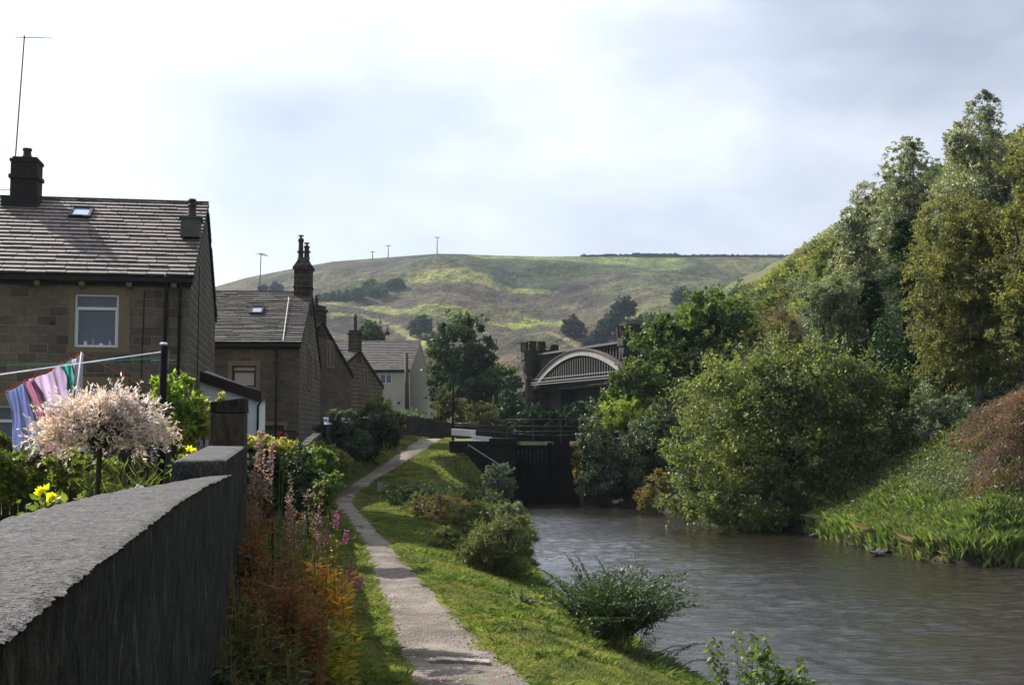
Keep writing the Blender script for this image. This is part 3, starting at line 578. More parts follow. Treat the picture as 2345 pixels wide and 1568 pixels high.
def aerial(parent, x, y, z, h, ang, n=7, lean=0, r=.018):
    mb = MB(); top = (x+lean, y, z+h); mb.tube([(x, y, z), top], r, 6); c, s_ = math.cos(ang), math.sin(ang); L_ = .55
    mb.tube([(top[0]-c*.25, top[1]-s_*.25, top[2]-.05), (top[0]+c*L_*1.4, top[1]+s_*L_*1.4, top[2]-.05)], r*.6, 5)
    for i in range(n):
        q = -.2+i*(L_*1.5)/n; w = .22-.015*i; mb.tube([(top[0]+c*q-s_*w, top[1]+s_*q+c*w, top[2]-.05), (top[0]+c*q+s_*w, top[1]+s_*q-c*w, top[2]-.05)], r*.35, 4)
    return mb.build('aerial', M['alu'], parent)

# --- house A, nearest on the left
aA = R(9.9); zgA = 3.0
p = at(438, 632, 30); XA = p[0]; eA = p[2]; rA = at(472, 468, 34.5)[2]; DA = 9.2
def la(px, py): # picture point on the front wall of A -> local (u,z)
    a, b, c = ray(px, py); n = (math.sin(aA), -math.cos(aA)); s = (XA*n[0]+30*n[1])/(a*n[0]+b*n[1]); X, Y, Z = a*s, b*s, EYE+c*s
    return (X-XA)*math.cos(aA)+(Y-30)*math.sin(aA), Z-zgA
w0, wt = la(171, 672); w1, wb = la(270, 795)
lw0, lt = la(-38, 927); lw1, lb = la(34, 1012); rw0, rt = la(196, 893)[0], la(196, 893)[1]; rw1 = la(280, 893)[0]
hA, roofA = house('stone_house', 'nearest stone house at left, with the lit grey-brown tiled roof and white upstairs window', 'house', XA, 30, zgA, aA, 16, DA, eA, rA, 4.6, eA-.1,
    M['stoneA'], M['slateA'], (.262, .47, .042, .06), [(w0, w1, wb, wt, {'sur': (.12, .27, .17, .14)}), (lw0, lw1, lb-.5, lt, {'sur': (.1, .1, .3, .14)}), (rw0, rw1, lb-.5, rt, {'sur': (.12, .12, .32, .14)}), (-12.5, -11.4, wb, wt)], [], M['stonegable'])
sA = (rA-eA)/4.6; nsl = math.hypot(4.6, rA-eA)
c0 = at(32, 455, 33.8); c1 = at(92, 455, 33.8)
def lx(X, Y): return (X-XA)*math.cos(aA)+(Y-30)*math.sin(aA), -(X-XA)*math.sin(aA)+(Y-30)*math.cos(aA)
cx0 = lx(c0[0], c0[1])[0]; cx1 = cx0+.70; ztop = at(62, 366, 33.8)[2]-zgA
mb = MB(); mb.box(cx0, cx1, 4.25, 4.95, rA-zgA-.35, ztop-.14); mb.box(cx0-.045, cx1+.045, 4.205, 4.995, ztop-.6, ztop-.5); mb.box(cx0-.03, cx1+.03, 4.22, 4.98, ztop-.14, ztop-.06); mb.box(cx0+.03, cx1-.03, 4.28, 4.92, ztop-.06, ztop)
ch = mb.build('chimney', M['stackred'], hA); mb = MB(); pot(mb, (cx0+cx1)/2+.0, 4.6, ztop, .115, .27, False); mb.lathe((cx0+cx1)/2, 4.6, [(.125, ztop+.24), (.125, ztop+.29)], 12); mb.build('chimney_pot', M['pot'], ch)
mb = MB(); mb.box(cx0-.12, cx1+.12, 3.8, 4.3, rA-zgA-.75, rA-zgA-.05); mb.build('flashing', M['blackiron'], ch)
aerial(hA, cx0+.05, 4.5, ztop-.3, at(55, 80, 33.5)[2]-zgA-ztop+.3, R(-5), 8, .16, .02)
aerial(hA, lx(*at(-5, 437, 34)[:2])[0], 4.9, rA-zgA-.2, .55, R(5), 6, 0, .015)
# small side stack low on the near slope
p = at(436, 530, 31.9); ux, uy = lx(p[0], p[1]); zb = p[2]-zgA
mb = MB(); mb.box(ux-.24, ux+.24, uy-.15, uy+.5, zb-.15, zb+.34); mb.box(ux-.29, ux+.29, uy-.2, uy+.55, zb+.34, zb+.39)
ch = mb.build('chimney', surf('lead_grey_stack', (.11, .11, .105), (.05, .05, .048), 4), hA); mb = MB(); pot(mb, ux+.02, uy+.15, zb+.39, .105, .36); mb.build('chimney_pot', M['pot'], ch)
sky_s = nsl*.70; k0 = la(122, 0)[0]; 
skylight(hA, la(124, 510)[0]*1.06-.05, la(172, 510)[0]*1.06+.0, 0, eA-zgA, 4.6, rA-zgA, nsl*.70, nsl*.84)
for i, px in enumerate((88, 190, 298, 400)):
    u, z = la(px, 640); mb = MB(); mb.hexa([(u-.06, -.2, eA-zgA-.3), (u+.06, -.2, eA-zgA-.3), (u+.06, -.001, eA-zgA-.38), (u-.06, -.001, eA-zgA-.38), (u-.06, -.2, eA-zgA-.2), (u+.06, -.2, eA-zgA-.2), (u+.06, -.001, eA-zgA-.2), (u-.06, -.001, eA-zgA-.2)]); mb.build('corbel', M['dress'], hA)
for px, r_ in ((382, .045), (414, .038)):
    u, _ = la(px, 700); mb = MB(); zt = eA-zgA-.12; mb.tube([(u, -.2, zt+.15 if px < 400 else zt), (u, -.12, zt-.3), (u-.02, -.07, zt-.45), (u-.02, -.07, -.3)], r_, 8)
    for zz in (1.2, 2.6, 4.0): mb.box(u-.075, u+.035, -.09, -.004, zz, zz+.05)
    mb.build('downpipe', M['blackiron'], hA, True)
u, z = la(118, 739); MB().tube([(u, -.05, z), (u, -.002, z)], .035, 10).build('vent', M['blackiron'], hA)
u, z = la(330, 720); MB().tube([(u, -.012, eA-zgA-.35), (u-.03, -.012, 2.8), (u-.03, -.012, 0)], .012, 5).build('cable', M['blackiron'], hA)
MB().tube([(.02, 2.2, 5.6), (.02, 2.2, 1.5)], .012, 5).build('cable', M['blackiron'], hA)
u, z = la(343, 650); mb = MB(); mb.box(u-.08, u+.08, -.03, -.002, z-.05, z+.04); mb.build('air_brick', M['blackiron'], hA)
# things on the window sill
ws = [c for c in hA.children if c.name.startswith('window')][0]
mb = MB()
for k, (q, r_, h_) in enumerate(((.25, .05, .14), (.42, .035, .2), (.6, .06, .08), (.8, .04, .16))): mb.lathe(w0+(w1-w0)*q, .15, [(r_, wb+.03), (r_*1.1, wb+.03+h_*.6), (r_*.6, wb+.03+h_)], 10)
mb.build('sill_ornaments', M['paintwhite'], ws)

def scale_about_cam(root, px, py, Y, zg, k):  # finished house scaled about the camera, out to a farther depth
    root.location = (at(px, py, Y)[0], Y, zg); root.scale = (k, k, k)
scale_about_cam(hA, 438, 632, 44, 2.39, 44/30)
# --- white lean-to against A's gable
q = at(424, 847, 48.9); e_ = at(597, 906, 48.6); gz0 = 2.6  # same corner pixels, pushed back along the line of sight with house A
root = thing('lean_to', 'white rendered lean-to with dark sloping roof edge against the near house gable', 'lean-to', (0, 0, 0))
x0, x1, zt0, zt1 = q[0]-.45, e_[0]-.15, q[2]+.12, e_[2]-.0; yf = 48.8
mb = MB(); mb.poly([(x0, yf, gz0-.8), (x1, yf+.0, gz0-.8), (x1, yf, zt1), (x0, yf, zt0)]); mb.poly([(x1, yf, gz0-.8), (x1-.5, yf+4, gz0-.8), (x1-.5, yf+4, zt1), (x1, yf, zt1)])
mb.poly([(x0, yf+4, gz0-.8), (x0, yf+4, zt0), (x1-.5, yf+4, zt1), (x1-.5, yf+4, gz0-.8)]); mb.build('wall', M['white'], root)
sl = (zt1-zt0)/(x1-x0); xr = x1+.16; zr_ = zt1+sl*.16
mb = MB(); mb.hexa([(x0, yf-.12, zt0-.02), (xr, yf-.12, zr_-.02), (xr-.5, yf+4.1, zr_-.02), (x0, yf+4.1, zt0-.02), (x0, yf-.12, zt0+.19), (xr, yf-.12, zr_+.19), (xr-.5, yf+4.1, zr_+.19), (x0, yf+4.1, zt0+.19)]); mb.build('roof', M['brownframe'], root)
mb = MB(); mb.hexa([(x0, yf-.16, zt0-.2), (xr+.02, yf-.16, zr_-.22), (xr+.02, yf-.122, zr_-.22), (x0, yf-.122, zt0-.2), (x0, yf-.16, zt0+.21), (xr+.02, yf-.16, zr_+.21), (xr+.02, yf-.122, zr_+.21), (x0, yf-.122, zt0+.21)]); mb.build('bargeboard', M['brownframe'], root)
mb = MB(); mb.tube([(xr, yf-.08, zr_-.08), (x1+.03, yf-.08, zr_-.35), (x1+.0, yf-.08, gz0-.6)], .045, 8); mb.build('downpipe', M['blackiron'], root, True)
mb = MB()
for k in range(4): mb.box(x0+.62, x0+.85, yf-.02, yf-.002, zt0-.5+k*.05, zt0-.47+k*.05)
mb.build('vent_grille', M['upvc'], root)

# --- house B
aB = R(3.6); zgB = 3.2; p = at(687, 784, 50); XB = p[0]; eB = p[2]; rB = at(690, 672, 54.3)[2]; kB = 50/F
def lb_(px): return (px-1172.5)*kB-XB
def zb_(py): return at(600, py, 50)[2]-zgB
wA_ = {'f': M['brownframe'], 'g': M['netpane'], 's': 'transom', 'sur': (.16, .16, .2, .15)}
hB, roofB = house('stone_house', 'second stone house, old mossy slates with a tall black chimney rising from its gable', 'house', XB, 50, zgB, aB, 9, 8.8, eB, rB, 4.35, eB-.32,
    M['stoneB'], M['slateB'], (.205, .55, .045, .4), [(lb_(533)-.0, lb_(587), zb_(886), zb_(838), wA_), (lb_(600), lb_(652), zb_(1002), zb_(974), {'f': M['brownframe'], 's': 'transom', 'sur': (.12, .12, .15, .1)})],
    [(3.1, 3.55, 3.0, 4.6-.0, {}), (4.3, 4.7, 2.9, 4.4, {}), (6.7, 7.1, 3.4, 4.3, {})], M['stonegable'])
zt = at(695, 597, 54.3)[2]-zgB; zb = rB-zgB-1.0; x0 = -.72
mb = MB(); mb.box(x0, .03, 3.95, 4.75, zb, zt-.42); mb.box(x0-.06, .09, 3.89, 4.81, zt-.42, zt-.3); mb.hexa([(x0-.03, 3.92, zt-.3), (.06, 3.92, zt-.3), (.06, 4.78, zt-.3), (x0-.03, 4.78, zt-.3), (x0+.2, 4.12, zt+.12), (-.17, 4.12, zt+.12), (-.17, 4.58, zt+.12), (x0+.2, 4.58, zt+.12)])
mb.box(x0-.04, .07, 3.91, 4.79, zb+.1, zb+.22); mb.box(x0-.03, .06, 3.92, 4.78, zt-1.25, zt-1.16)
ch = mb.build('chimney', M['stack'], hB)
for dx in (-.48, -.22):
    mb = MB(); pot(mb, dx, 4.35, zt+.05, .12, .62 if dx > -.3 else .95); mb.lathe(dx, 4.35, [(.17, zt+.35), (.17, zt+.42)], 10); mb.build('chimney_pot', M['pot'], ch)
slB = math.hypot(4.35, rB-eB); skylight(hB, lb_(557)*1.04, lb_(586)*1.04, 0, eB-zgB, 4.35, rB-zgB, slB*.52, slB*.66)
aerial(hB, lb_(563)*1.07, 4.7, rB-zgB-.1, at(566, 579, 54.5)[2]-rB+.1, R(75), 5, .05, .02)
for (px, top) in ((648, 0), (620, 1)):
    u = lb_(px); mb = MB()
    if top == 0: mb.tube([(u-.22, 3.6, rB-zgB-.25), (u-.1, 1.5, eB-zgB+1.0), (u+.0, -.1, eB-zgB+.05)], .018, 5); mb.build('cable', M['upvc'], hB)
u = lb_(633); mb = MB(); mb.tube([(u, -.06, eB-zgB-.2), (u, -.06, -.2)], .04, 8); mb.tube([(u, -.06, 1.1), (-.1, -.06, 1.05)], .03, 6); mb.build('downpipe', M['blackiron'], hB, True)
scale_about_cam(hB, 687, 784, 64, 2.9, 1.28)

# --- house C
aC = R(-14.8); zgC = 3.4; pa = at(738, 752, 64); pr = at(806, 856, 68)
ca, sa = math.cos(aC), math.sin(aC)
def ctoG(X, Y, X0, Y0, a): return (X-X0)*math.cos(a)+(Y-Y0)*math.sin(a), -(X-X0)*math.sin(a)+(Y-Y0)*math.cos(a)
DC = 8.4; XC = pr[0]+math.sin(aC)*DC; YC = pr[1]-math.cos(aC)*DC; eC = pr[2]; rC = pr[2]+2.55
ctr = M['stoneB']
hC, roofC = house('stone_house', 'third stone house, gable end with a broad black chimney, between mossy roof and coursed gable', 'house', XC, YC, zgC, aC, 9, DC, eC+.15, rC, 4.2, eC,
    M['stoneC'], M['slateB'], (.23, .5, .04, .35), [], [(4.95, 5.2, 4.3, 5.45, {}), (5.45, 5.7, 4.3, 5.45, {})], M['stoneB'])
def stack(h, x0, x1, y0, y1, zb, zt, potn, potm=M['pot'], ph=.5, mat=None, cap=True):
    mb = MB(); mb.box(x0, x1, y0, y1, zb, zt-.3); mb.box(x0-.06, x1+.06, y0-.06, y1+.06, zt-.3, zt-.18); mb.box(x0+.02, x1-.02, y0+.02, y1-.02, zt-.18, zt)
    c = mb.build('chimney', mat or M['stack'], h)
    for i in range(potn):
        mb = MB(); pot(mb, (x0+x1)/2, y0+(y1-y0)*(i+1)/(potn+1), zt, .12, ph); mb.build('chimney_pot', potm, c)
    return c
zt = at(737, 700, 64)[2]-zgC; stack(hC, -.72, .03, 3.75, 4.75, rC-zgC-.75, zt, 1, ph=.42)
hC.location = (XC*1.28, YC*1.28, EYE-(EYE-zgC)*1.28); hC.scale = (1.28,)*3  # C, and D below, scaled about the camera as well
# --- house D
aD = R(-13.1); zgD = 3.8; pr = at(877, 884, 86.5); DD = 9.2; XD = pr[0]+math.sin(aD)*DD; YD = pr[1]-math.cos(aD)*DD; rD = at(823, 803, 82)[2]; eD = pr[2]
hD, roofD = house('stone_house', 'fourth stone house, smallest coursed gable with slim chimney pot, beside the pale house', 'house', XD, YD, zgD, aD, 10, DD, eD+.5, rD, 4.4, eD,
    M['stoneC'], M['slateB'], (.26, .5, .04, .35), [], [(4.9, 5.2, 3.0, 4.75-.3, {}), (5.5, 5.8, 3.0, 4.45, {})], stonewall('coursed_pale_joint_stone', (.13, .10, .07), (.085, .068, .048), (.30, .27, .2), .8, .27, .02))
zt = at(818, 757, 82)[2]-zgD; stack(hD, -.62, .03, 3.95, 4.75, rD-zgD-.7, zt, 1, ph=.95)
hD.location = (XD*1.28, YD*1.28, EYE-(EYE-zgD)*1.28); hD.scale = (1.28,)*3
# --- house E (pale render)
aE = R(-6.1); pf = at(939, 846, 118); zgE = 4.9; rE = at(963, 781, 123)[2]
def le(px, py): q = at(px, py, 118); return q[0]-pf[0], q[2]-zgE
u0, z1_ = le(869, 856); u1, z0_ = le(896, 878); v0, z3 = le(879, 948); v1, z2 = le(895, 962)
hE, roofE = house('rendered_house', 'large pale grey rendered house with brown tiled roof beyond the stone gables', 'house', pf[0], 118, zgE, aE, 12, 10, pf[2], rE, 5, pf[2],
    M['render'], M['tileE'], (.34, .33, .05, .04), [(u0, u1, z0_, z1_, {'s': 'mullion', 'sur': None}), (v0-.2, v1, z2, z3, {'f': M['brownframe'], 's': 'plain', 'sur': None})], [], None)
for px, py in ((913, 848), (913, 922)):
    u, z = le(px, py); MB().box(u-.12, u+.12, -.05, -.003, z-.1, z+.1).build('vent', M['blackiron'], hE)
MB().tube([(u0+.1, -.06, .4), (u0+.1, -.06, 2.1)], .03, 6).build('waste_pipe', M['upvc'], hE)
pf2 = at(1003, 889, 150)
hF, roofF = house('rendered_house', 'small far rendered house showing behind the right edge of the large pale house', 'house', pf2[0], 150, 5.0, aE, 8, 8, pf2[2], pf2[2]+1.6, 4, pf2[2],
    M['render'], M['tileE'], (.34, .33, .05, .04), [(-1.1, -.35, 2.7, 3.9, {'f': M['upvc'], 's': 'plain', 'sur': None}), (-1.0, -.35, .5, 1.6, {'f': M['upvc'], 's': 'plain', 'sur': None})], [], None)

scale_about_cam(hE, 939, 846, 138, 5.0, 138/118); scale_about_cam(hF, 1003, 889, 172, 5.1, 172/150)
# ------------------------------------------------------------------ foreground parapet wall
near_px = [(-620, 1900, .17), (-300, 1670, .20), (0, 1462, .235), (278, 1247, .29), (399, 1156, .318), (474, 1110, .335), (531, 1086, .345)]
far_px = [(-900, 1330, .17), (-330, 1250, .25), (0, 1189, .285), (79, 1167, .30), (222, 1131, .325), (393, 1104, .34)]
def w_at(px, py, h):
    a, b, c = ray(px, py); s = -h/c; return Vector((a*s, b*s, EYE-h))
NP = [w_at(*q) for q in near_px]; FP = [w_at(*q) for q in far_px]
def resample(P, ys_):
    out = []
    for y in ys_:
        k = max(0, min(len(P)-2, sum(1 for p_ in P if p_.y <= y)-1)); a, b = P[k], P[k+1]; t_ = (y-a.y)/(b.y-a.y); out.append(a+(b-a)*t_)
    return out
ye_ = min(NP[-1].y, 10.3); ysr = [-.6, -.2, .2]+list(np.geomspace(.5, 9.75, 330))
Nn = resample(NP, ysr); Ff = resample(FP, ysr)
wallroot = thing('stone_wall', 'foreground parapet wall at left with broad pitted grey coping and black streaked face', 'wall', (0, 0, 0))
K = 26; V = []; EJ = [(random.uniform(-.0012, .0012)+vnoise(np.array([0.]), np.array([y]), .09, 8)[0]*.002, random.uniform(-.0015, .0015)+vnoise(np.array([3.]), np.array([y]), .11, 9)[0]*.003) for y in ysr]
for i, y in enumerate(ysr):
    for k in range(K+1):
        q = k/K; p_ = Nn[i].lerp(Ff[i], q); e_ = min(q, 1-q)*K; h = (0 if e_ > .6 else -.006)
        V.append((p_.x+(random.uniform(-.004, .004)), p_.y, p_.z+h+random.uniform(-.0022, .0022)+vnoise(np.array([p_.x]), np.array([p_.y]), .12, 3)[0]*.010))
for i in range(len(ysr)): q = V[i*(K+1)]; V[i*(K+1)] = (q[0]+EJ[i][0], q[1], q[2]+EJ[i][1]); ETOP = None
ETOP = [V[i*(K+1)] for i in range(len(ysr))]
FQ = [(i*(K+1)+k, (i+1)*(K+1)+k, (i+1)*(K+1)+k+1, i*(K+1)+k+1) for i in range(len(ysr)-1) for k in range(K)]
fastmesh('coping', np.array(V), np.array(FQ), M['coping'], wallroot, True)
# wall body face
V = []; FQ = []; zs_ = np.linspace(0, 1, 34)**1.6
for i, y in enumerate(ysr):
    for q in zs_:
        zz = ETOP[i][2]*(1-q)+(.9)*q; V.append((ETOP[i][0]*(q == 0)+(q > 0)*(Nn[i].x-.008+.02*q+vnoise(np.array([y]), np.array([zz]), .3, 4)[0]*.05*min(1, q*8)+random.uniform(-.004, .004)), y, zz))
nq = len(zs_); FQ = [(i*nq+k, i*nq+k+1, (i+1)*nq+k+1, (i+1)*nq+k) for i in range(len(ysr)-1) for k in range(nq-1)]
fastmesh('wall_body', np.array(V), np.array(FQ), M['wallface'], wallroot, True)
mb = MB()
for i in range(len(ysr)-1): mb.poly([(Ff[i].x+.02, Ff[i].y, 1), (Ff[i+1].x+.02, Ff[i+1].y, 1), (Ff[i+1].x+.02, Ff[i+1].y, Ff[i+1].z-.03), (Ff[i].x+.02, Ff[i].y, Ff[i].z-.03)])
mb.build('back_face', M['wallface'], wallroot)
# upper course: Y 9.6..18.6
def up(px, py, z): a, b, c = ray(px, py); s = (z-EYE)/c; return Vector((a*s, b*s, z))
zt = 4.3-.228; A0 = up(397.6, 1063.7, zt); B0 = up(531, 1049, zt); B1 = up(563, 1020, zt); A1 = up(470, 1031, zt-.0)
A1 = Vector((B1.x-.56, B1.y-.1, zt)); B0 = Vector((B0.x, min(B0.y, 9.95), zt)); A0 = Vector(((397.6-1172.5)/F*9.55, 9.55, zt))
mb = []; V = []; ny_ = 60; K = 12
for i in range(ny_+1):
    t_ = i/ny_; a = A0.lerp(A1, t_); b = B0.lerp(B1, t_)
    for k in range(K+1):
        p_ = b.lerp(a, k/K); e_ = min(k, K-k, i*2.0); V.append((p_.x, p_.y+random.uniform(-.02, .02)*(i > 0), p_.z-(.02 if e_ < .5 else 0)+random.uniform(-.004, .004)))
FQ = [(i*(K+1)+k, (i+1)*(K+1)+k, (i+1)*(K+1)+k+1, i*(K+1)+k+1) for i in range(ny_) for k in range(K)]
n0 = len(V)
for k in range(K+1):
    for d_ in (.05, .1, .15, .2): q = V[k]; V.append((q[0]+random.uniform(-.006, .006), q[1]+random.uniform(-.018, .006), zt-d_+random.uniform(-.006, .006)))
for k in range(K):
    c0_ = [k]+[n0+k*4+j for j in range(4)]; c1_ = [k+1]+[n0+(k+1)*4+j for j in range(4)]
    for j in range(4): FQ.append((c0_[j], c1_[j], c1_[j+1], c0_[j+1]))
fastmesh('upper_coping', np.array(V), np.array(FQ), M['coping'], wallroot, True)
V = []; FQ = []; nq = 26
for i in range(ny_+1):
    b = B0.lerp(B1, i/ny_); g_ = 1.1
    for k in range(nq): q = k/(nq-1); zz = (zt-.01)*(1-q)+g_*q; V.append((b.x+.004+vnoise(np.array([b.y]), np.array([zz]), .35, 6)[0]*.05*(q > 0), b.y, zz))
FQ = [(i*nq+k, i*nq+k+1, (i+1)*nq+k+1, (i+1)*nq+k) for i in range(ny_) for k in range(nq-1)]
fastmesh('wall_body', np.array(V), np.array(FQ), M['wallface'], wallroot, True)
mb = MB(); mb.poly([(A0.x, A0.y, zt-.03), (A1.x, A1.y, zt-.03), (A1.x, A1.y, 2), (A0.x, A0.y, 2)]); mb.poly([(A1.x, A1.y, zt-.03), (B1.x, B1.y, zt-.03), (B1.x, B1.y, 1), (A1.x, A1.y, 1)]); mb.build('back_face', M['wallface'], wallroot)
# gate pillar
pl_ = at(480, 1020, 18.3); pr_ = at(559, 1020, 18.45); ptl = at(480, 920, 18.3)[2]; ptr = at(557, 910, 18.45)[2]
pil = thing('stone_pillar', 'dark green-brown stone gate pillar with flat cap at the end of the parapet', 'pillar', (0, 0, 0))
def blk(z0, zl, zr2, e): 
    return [(pl_[0]-e, 18.3-e, z0), (pr_[0]+e, 18.45-e, z0), (pr_[0]+e-.05, 18.95+e, z0), (pl_[0]-e-.05, 18.8+e, z0), (pl_[0]-e, 18.3-e, zl), (pr_[0]+e-.012, 18.45-e, zr2), (pr_[0]+e-.06, 18.95+e, zr2), (pl_[0]-e-.05, 18.8+e, zl)]
MB().hexa(blk(2.8, ptl-.17, ptl-.165, 0)).build('shaft', M['pillar'], pil, bevel=.015); MB().hexa(blk(ptl-.163, ptl, ptr, .006)).build('cap', M['wallface'], pil, bevel=.015)

# ------------------------------------------------------------------ garden
aY = 16.0
p = at(375, 784, aY); gnd = 3.0
post = thing('clothes_post', 'black clothes line post with pale cap behind the pink willow', 'post', (p[0], aY, gnd)); h = p[2]-gnd
MB().tube([(0, 0, -.3), (0, 0, h-.06)], .047, 14).build('pole', M['matt'], post, True)
MB().lathe(0, 0, [(.05, h-.03), (.05, h-.01), (.03, h)], 14).build('cap', M['paintwhite'], post)
mb = MB(); mb.tube([(-.16, 0, h-.235), (.15, 0, h-.23)], .008, 6); mb.tube([(.07, 0, h-.1), (.06, .0, h-.35)], .008, 6); mb.build('crossbar', M['steel'], post)
def rope(name, label, pts, r, mat, sag=.0):
    mb = MB(); P_ = []
    for i in range(len(pts)-1):
        for k in range(12): q = k/12; a, b = Vector(pts[i]), Vector(pts[i+1]); v_ = a.lerp(b, q); v_.z -= sag*4*q*(1-q); P_.append(v_)
    P_.append(Vector(pts[-1])); mb.tube(P_, r, 6); o = mb.build(name, mat, None, True); return tag(o, label, 'clothes line')
pw = (p[0]-.03, aY-.03, at(368, 806, aY)[2]); rope('clothes_line', 'thick white clothes line running left from the black post', [pw, at(0, 857, 11.5), at(-400, 920, 9)], .007, cloth('white_rope', (.8, .82, .9)), .0)
pw2 = (p[0]-.02, aY+.05, at(368, 818, aY)[2]); rope('clothes_line', 'thin green clothes line below the white one at the black post', [pw2, at(170, 832, 15.6), at(-60, 838, 15.3)], .004, cloth('green_rope', (.10, .42, .36)), .0)
# orange line with sheets, held up by a white prop
LY = lambda px: 16.5+(186-px)*.006
def lp(px): py = np.interp(px, [-60, 0, 55, 110, 150, 186], [934, 902, 872, 848, 826, 809]); return at(px, py, LY(px))
rope('clothes_line', 'orange clothes line of coloured sheets held up by the white prop', [lp(q) for q in (-60, 0, 55, 110, 150, 186)]+[at(420, 930, 30)], .004, cloth('orange_rope', (.5, .16, .05)), .0)
pa_ = at(187, 806, 16.45); pb_ = at(140, 1010, 16.2); rt_ = thing('clothes_prop', 'slim white clothes prop leaning beneath the line of sheets', 'prop', pa_)
MB().tube([(0, 0, 0), (pb_[0]-pa_[0], pb_[1]-pa_[1], 3.0-pa_[2])], .010, 8).build('pole', M['paintwhite'], rt_, True)
def sheet(name, label, pxa, pxb, bot, mat, off=0, amp=.05, gath=.0):
    """cloth hanging from the line between two points; bot = lower edge points in the picture"""
    nu, nv = 26, 34; V = []
    for j in range(nv+1):
        for i in range(nu+1):
            u = i/nu; v = j/nv; T = np.array(lp(pxa+(pxb-pxa)*u)); bx_ = np.interp(u, np.linspace(0, 1, len(bot)), [b[0] for b in bot]); by_ = np.interp(u, np.linspace(0, 1, len(bot)), [b[1] for b in bot])
            Bt = np.array(at(bx_, by_, LY(pxa)+off)); P_ = T*(1-v)+Bt*v
            P_ = P_+np.array([0, 1, 0])*(amp*math.sin(u*13+pxa)*(.25+v)+.35*off*0+.06*math.sin(v*3)+.02*math.sin(u*31+v*7)) + np.array([.03*math.sin(v*5+u*3), 0, -.02*math.sin(u*math.pi)*(1-v)])
            V.append(P_)
    n = nu+1; FQ = [(j*n+i, j*n+i+1, (j+1)*n+i+1, (j+1)*n+i) for j in range(nv) for i in range(nu)]
    o = fastmesh(name, np.array(V), np.array(FQ), mat, None, True); s_ = o.modifiers.new('thick', 'SOLIDIFY'); s_.thickness = .004; return tag(o, label, 'laundry', 'washing on the orange line')
sheet('bed_sheet', 'slate blue sheet, leftmost on the orange line', 10, 55, [(38, 1042), (70, 1046), (104, 1038)], cloth('slate_blue_cloth', (.40, .44, .66)), -.1)
sheet('bed_sheet', 'deep rose pink sheet between the slate blue and lilac sheets', 53, 75, [(98, 1040), (150, 1050), (215, 1060)], cloth('rose_cloth', (.70, .42, .56)), .06)
sheet('bed_sheet', 'pale lilac sheet bulging in the middle of the orange line', 64, 142, [(110, 1000), (160, 1010), (216, 1008)], cloth('lilac_cloth', (.80, .68, .84)), .12, .08)
sheet('towel', 'turquoise towel near the raised end of the orange line', 134, 160, [(160, 905), (172, 908), (180, 905)], cloth('turquoise_cloth', (.30, .74, .68)), .1, .03)
sheet('towel', 'pale lavender towel beside the turquoise one at the prop', 158, 180, [(172, 905), (176, 902), (180, 896)], cloth('lavender_cloth', (.78, .75, .9)), .1, .02)
sheet('bed_sheet', 'white sheet hanging behind the willow blossom, hem above the hedge', 176, 190, [(122, 1010), (135, 1040), (186, 1048)], cloth('white_cloth', (.78, .78, .82)), .22, .05)
for k, px in enumerate((12, 33, 56, 80, 112, 140, 160, 178)):
    q = lp(px); mb = MB(); mb.box(-.006, .006, -.012, .012, -.03, .03); o = mb.build('clothes_peg', cloth('peg_orange', (.62, .12, .04)) if k == 0 else bpy.data.materials['peg_orange']); o.location = q
    tag(o, 'orange peg gripping a sheet on the orange line', 'clothes peg', 'pegs on the orange line')
# pink-white standard willow
W0 = at(222, 1120, 13.6); base = (W0[0], 13.6, 3.0); bl = pxblobs([(q[0], 958+(q[1]-955)*.85+6, q[2]*.93, q[3]*.8) for q in [(230, 955, 95, 62), (140, 965, 52, 50), (320, 955, 58, 52), (230, 920, 90, 35), (175, 1000, 60, 30), (300, 1005, 62, 26), (118, 1000, 50, 34), (345, 1000, 50, 34), (270, 905, 60, 28), (170, 915, 50, 26)]], 13.6, base)
root = thing('willow_tree', 'small standard willow with a round crown of pink and white leaves over a thin stem', 'tree', base)
mb = MB(); st = at(222, 1030, 13.6); mb.tube([(0.02, 0, -.3), (0, 0, .4), (.02, 0, st[2]-3.0), (.02, 0, st[2]-2.9+.15)], [.035, .032, .03, .028], 8)
C, S_ = shell_points(bl, 9500, .16, 620, None, .35)
d_ = unit(rng.normal(size=(420, 3))+np.array([0, 0, .1])); q_ = np.array(bl)[rng.integers(0, len(bl), 420)]; s0_ = q_[:, :3]+d_*q_[:, 3:]*.9; k_ = np.repeat(np.arange(420), 12); t_s = np.tile(np.linspace(0, 1, 12), 420); C = np.concatenate([C, s0_[k_]+(unit(d_+rng.normal(size=(420, 3))*.3)*rng.uniform(.04, .2, 420)[:, None])[k_]*t_s[:, None]])
for i in range(120): s = np.array([.02, 0, st[2]-3.0+.02]); e_ = S_[i*3]; mb.tube([s, (s+e_)/2+np.array([0, 0, .1]), e_], [.010, .006, .002], 4, False)
mb.build('trunk', M['bark'], root, True); ax = unit(C-np.array([0, 0, 1.3]))*.9+rng.normal(size=C.shape)*.5
leaves('crown', C, .046, .017, M['l_pink'], root, axis=ax, zb=.3)
# garden hedge on the fence, lawn side
root = plant('hedge', 'bright green leafy hedge growing over the dark picket fence in the near garden', 'hedge', (0, 0, 0), [at(20, 1080, 14.6)+(.55, .3, .36), at(110, 1078, 14.7)+(.5, .3, .30), at(-80, 1070, 14.5)+(.6, .3, .38), at(190, 1090, 14.9)+(.45, .25, .27), at(270, 1075, 15.2)+(.3, .2, .25)], 6500, .062, .045, M['l_hedge'], None, .01, limbs=0, sub=.32, inner=.2, floor=2.8)
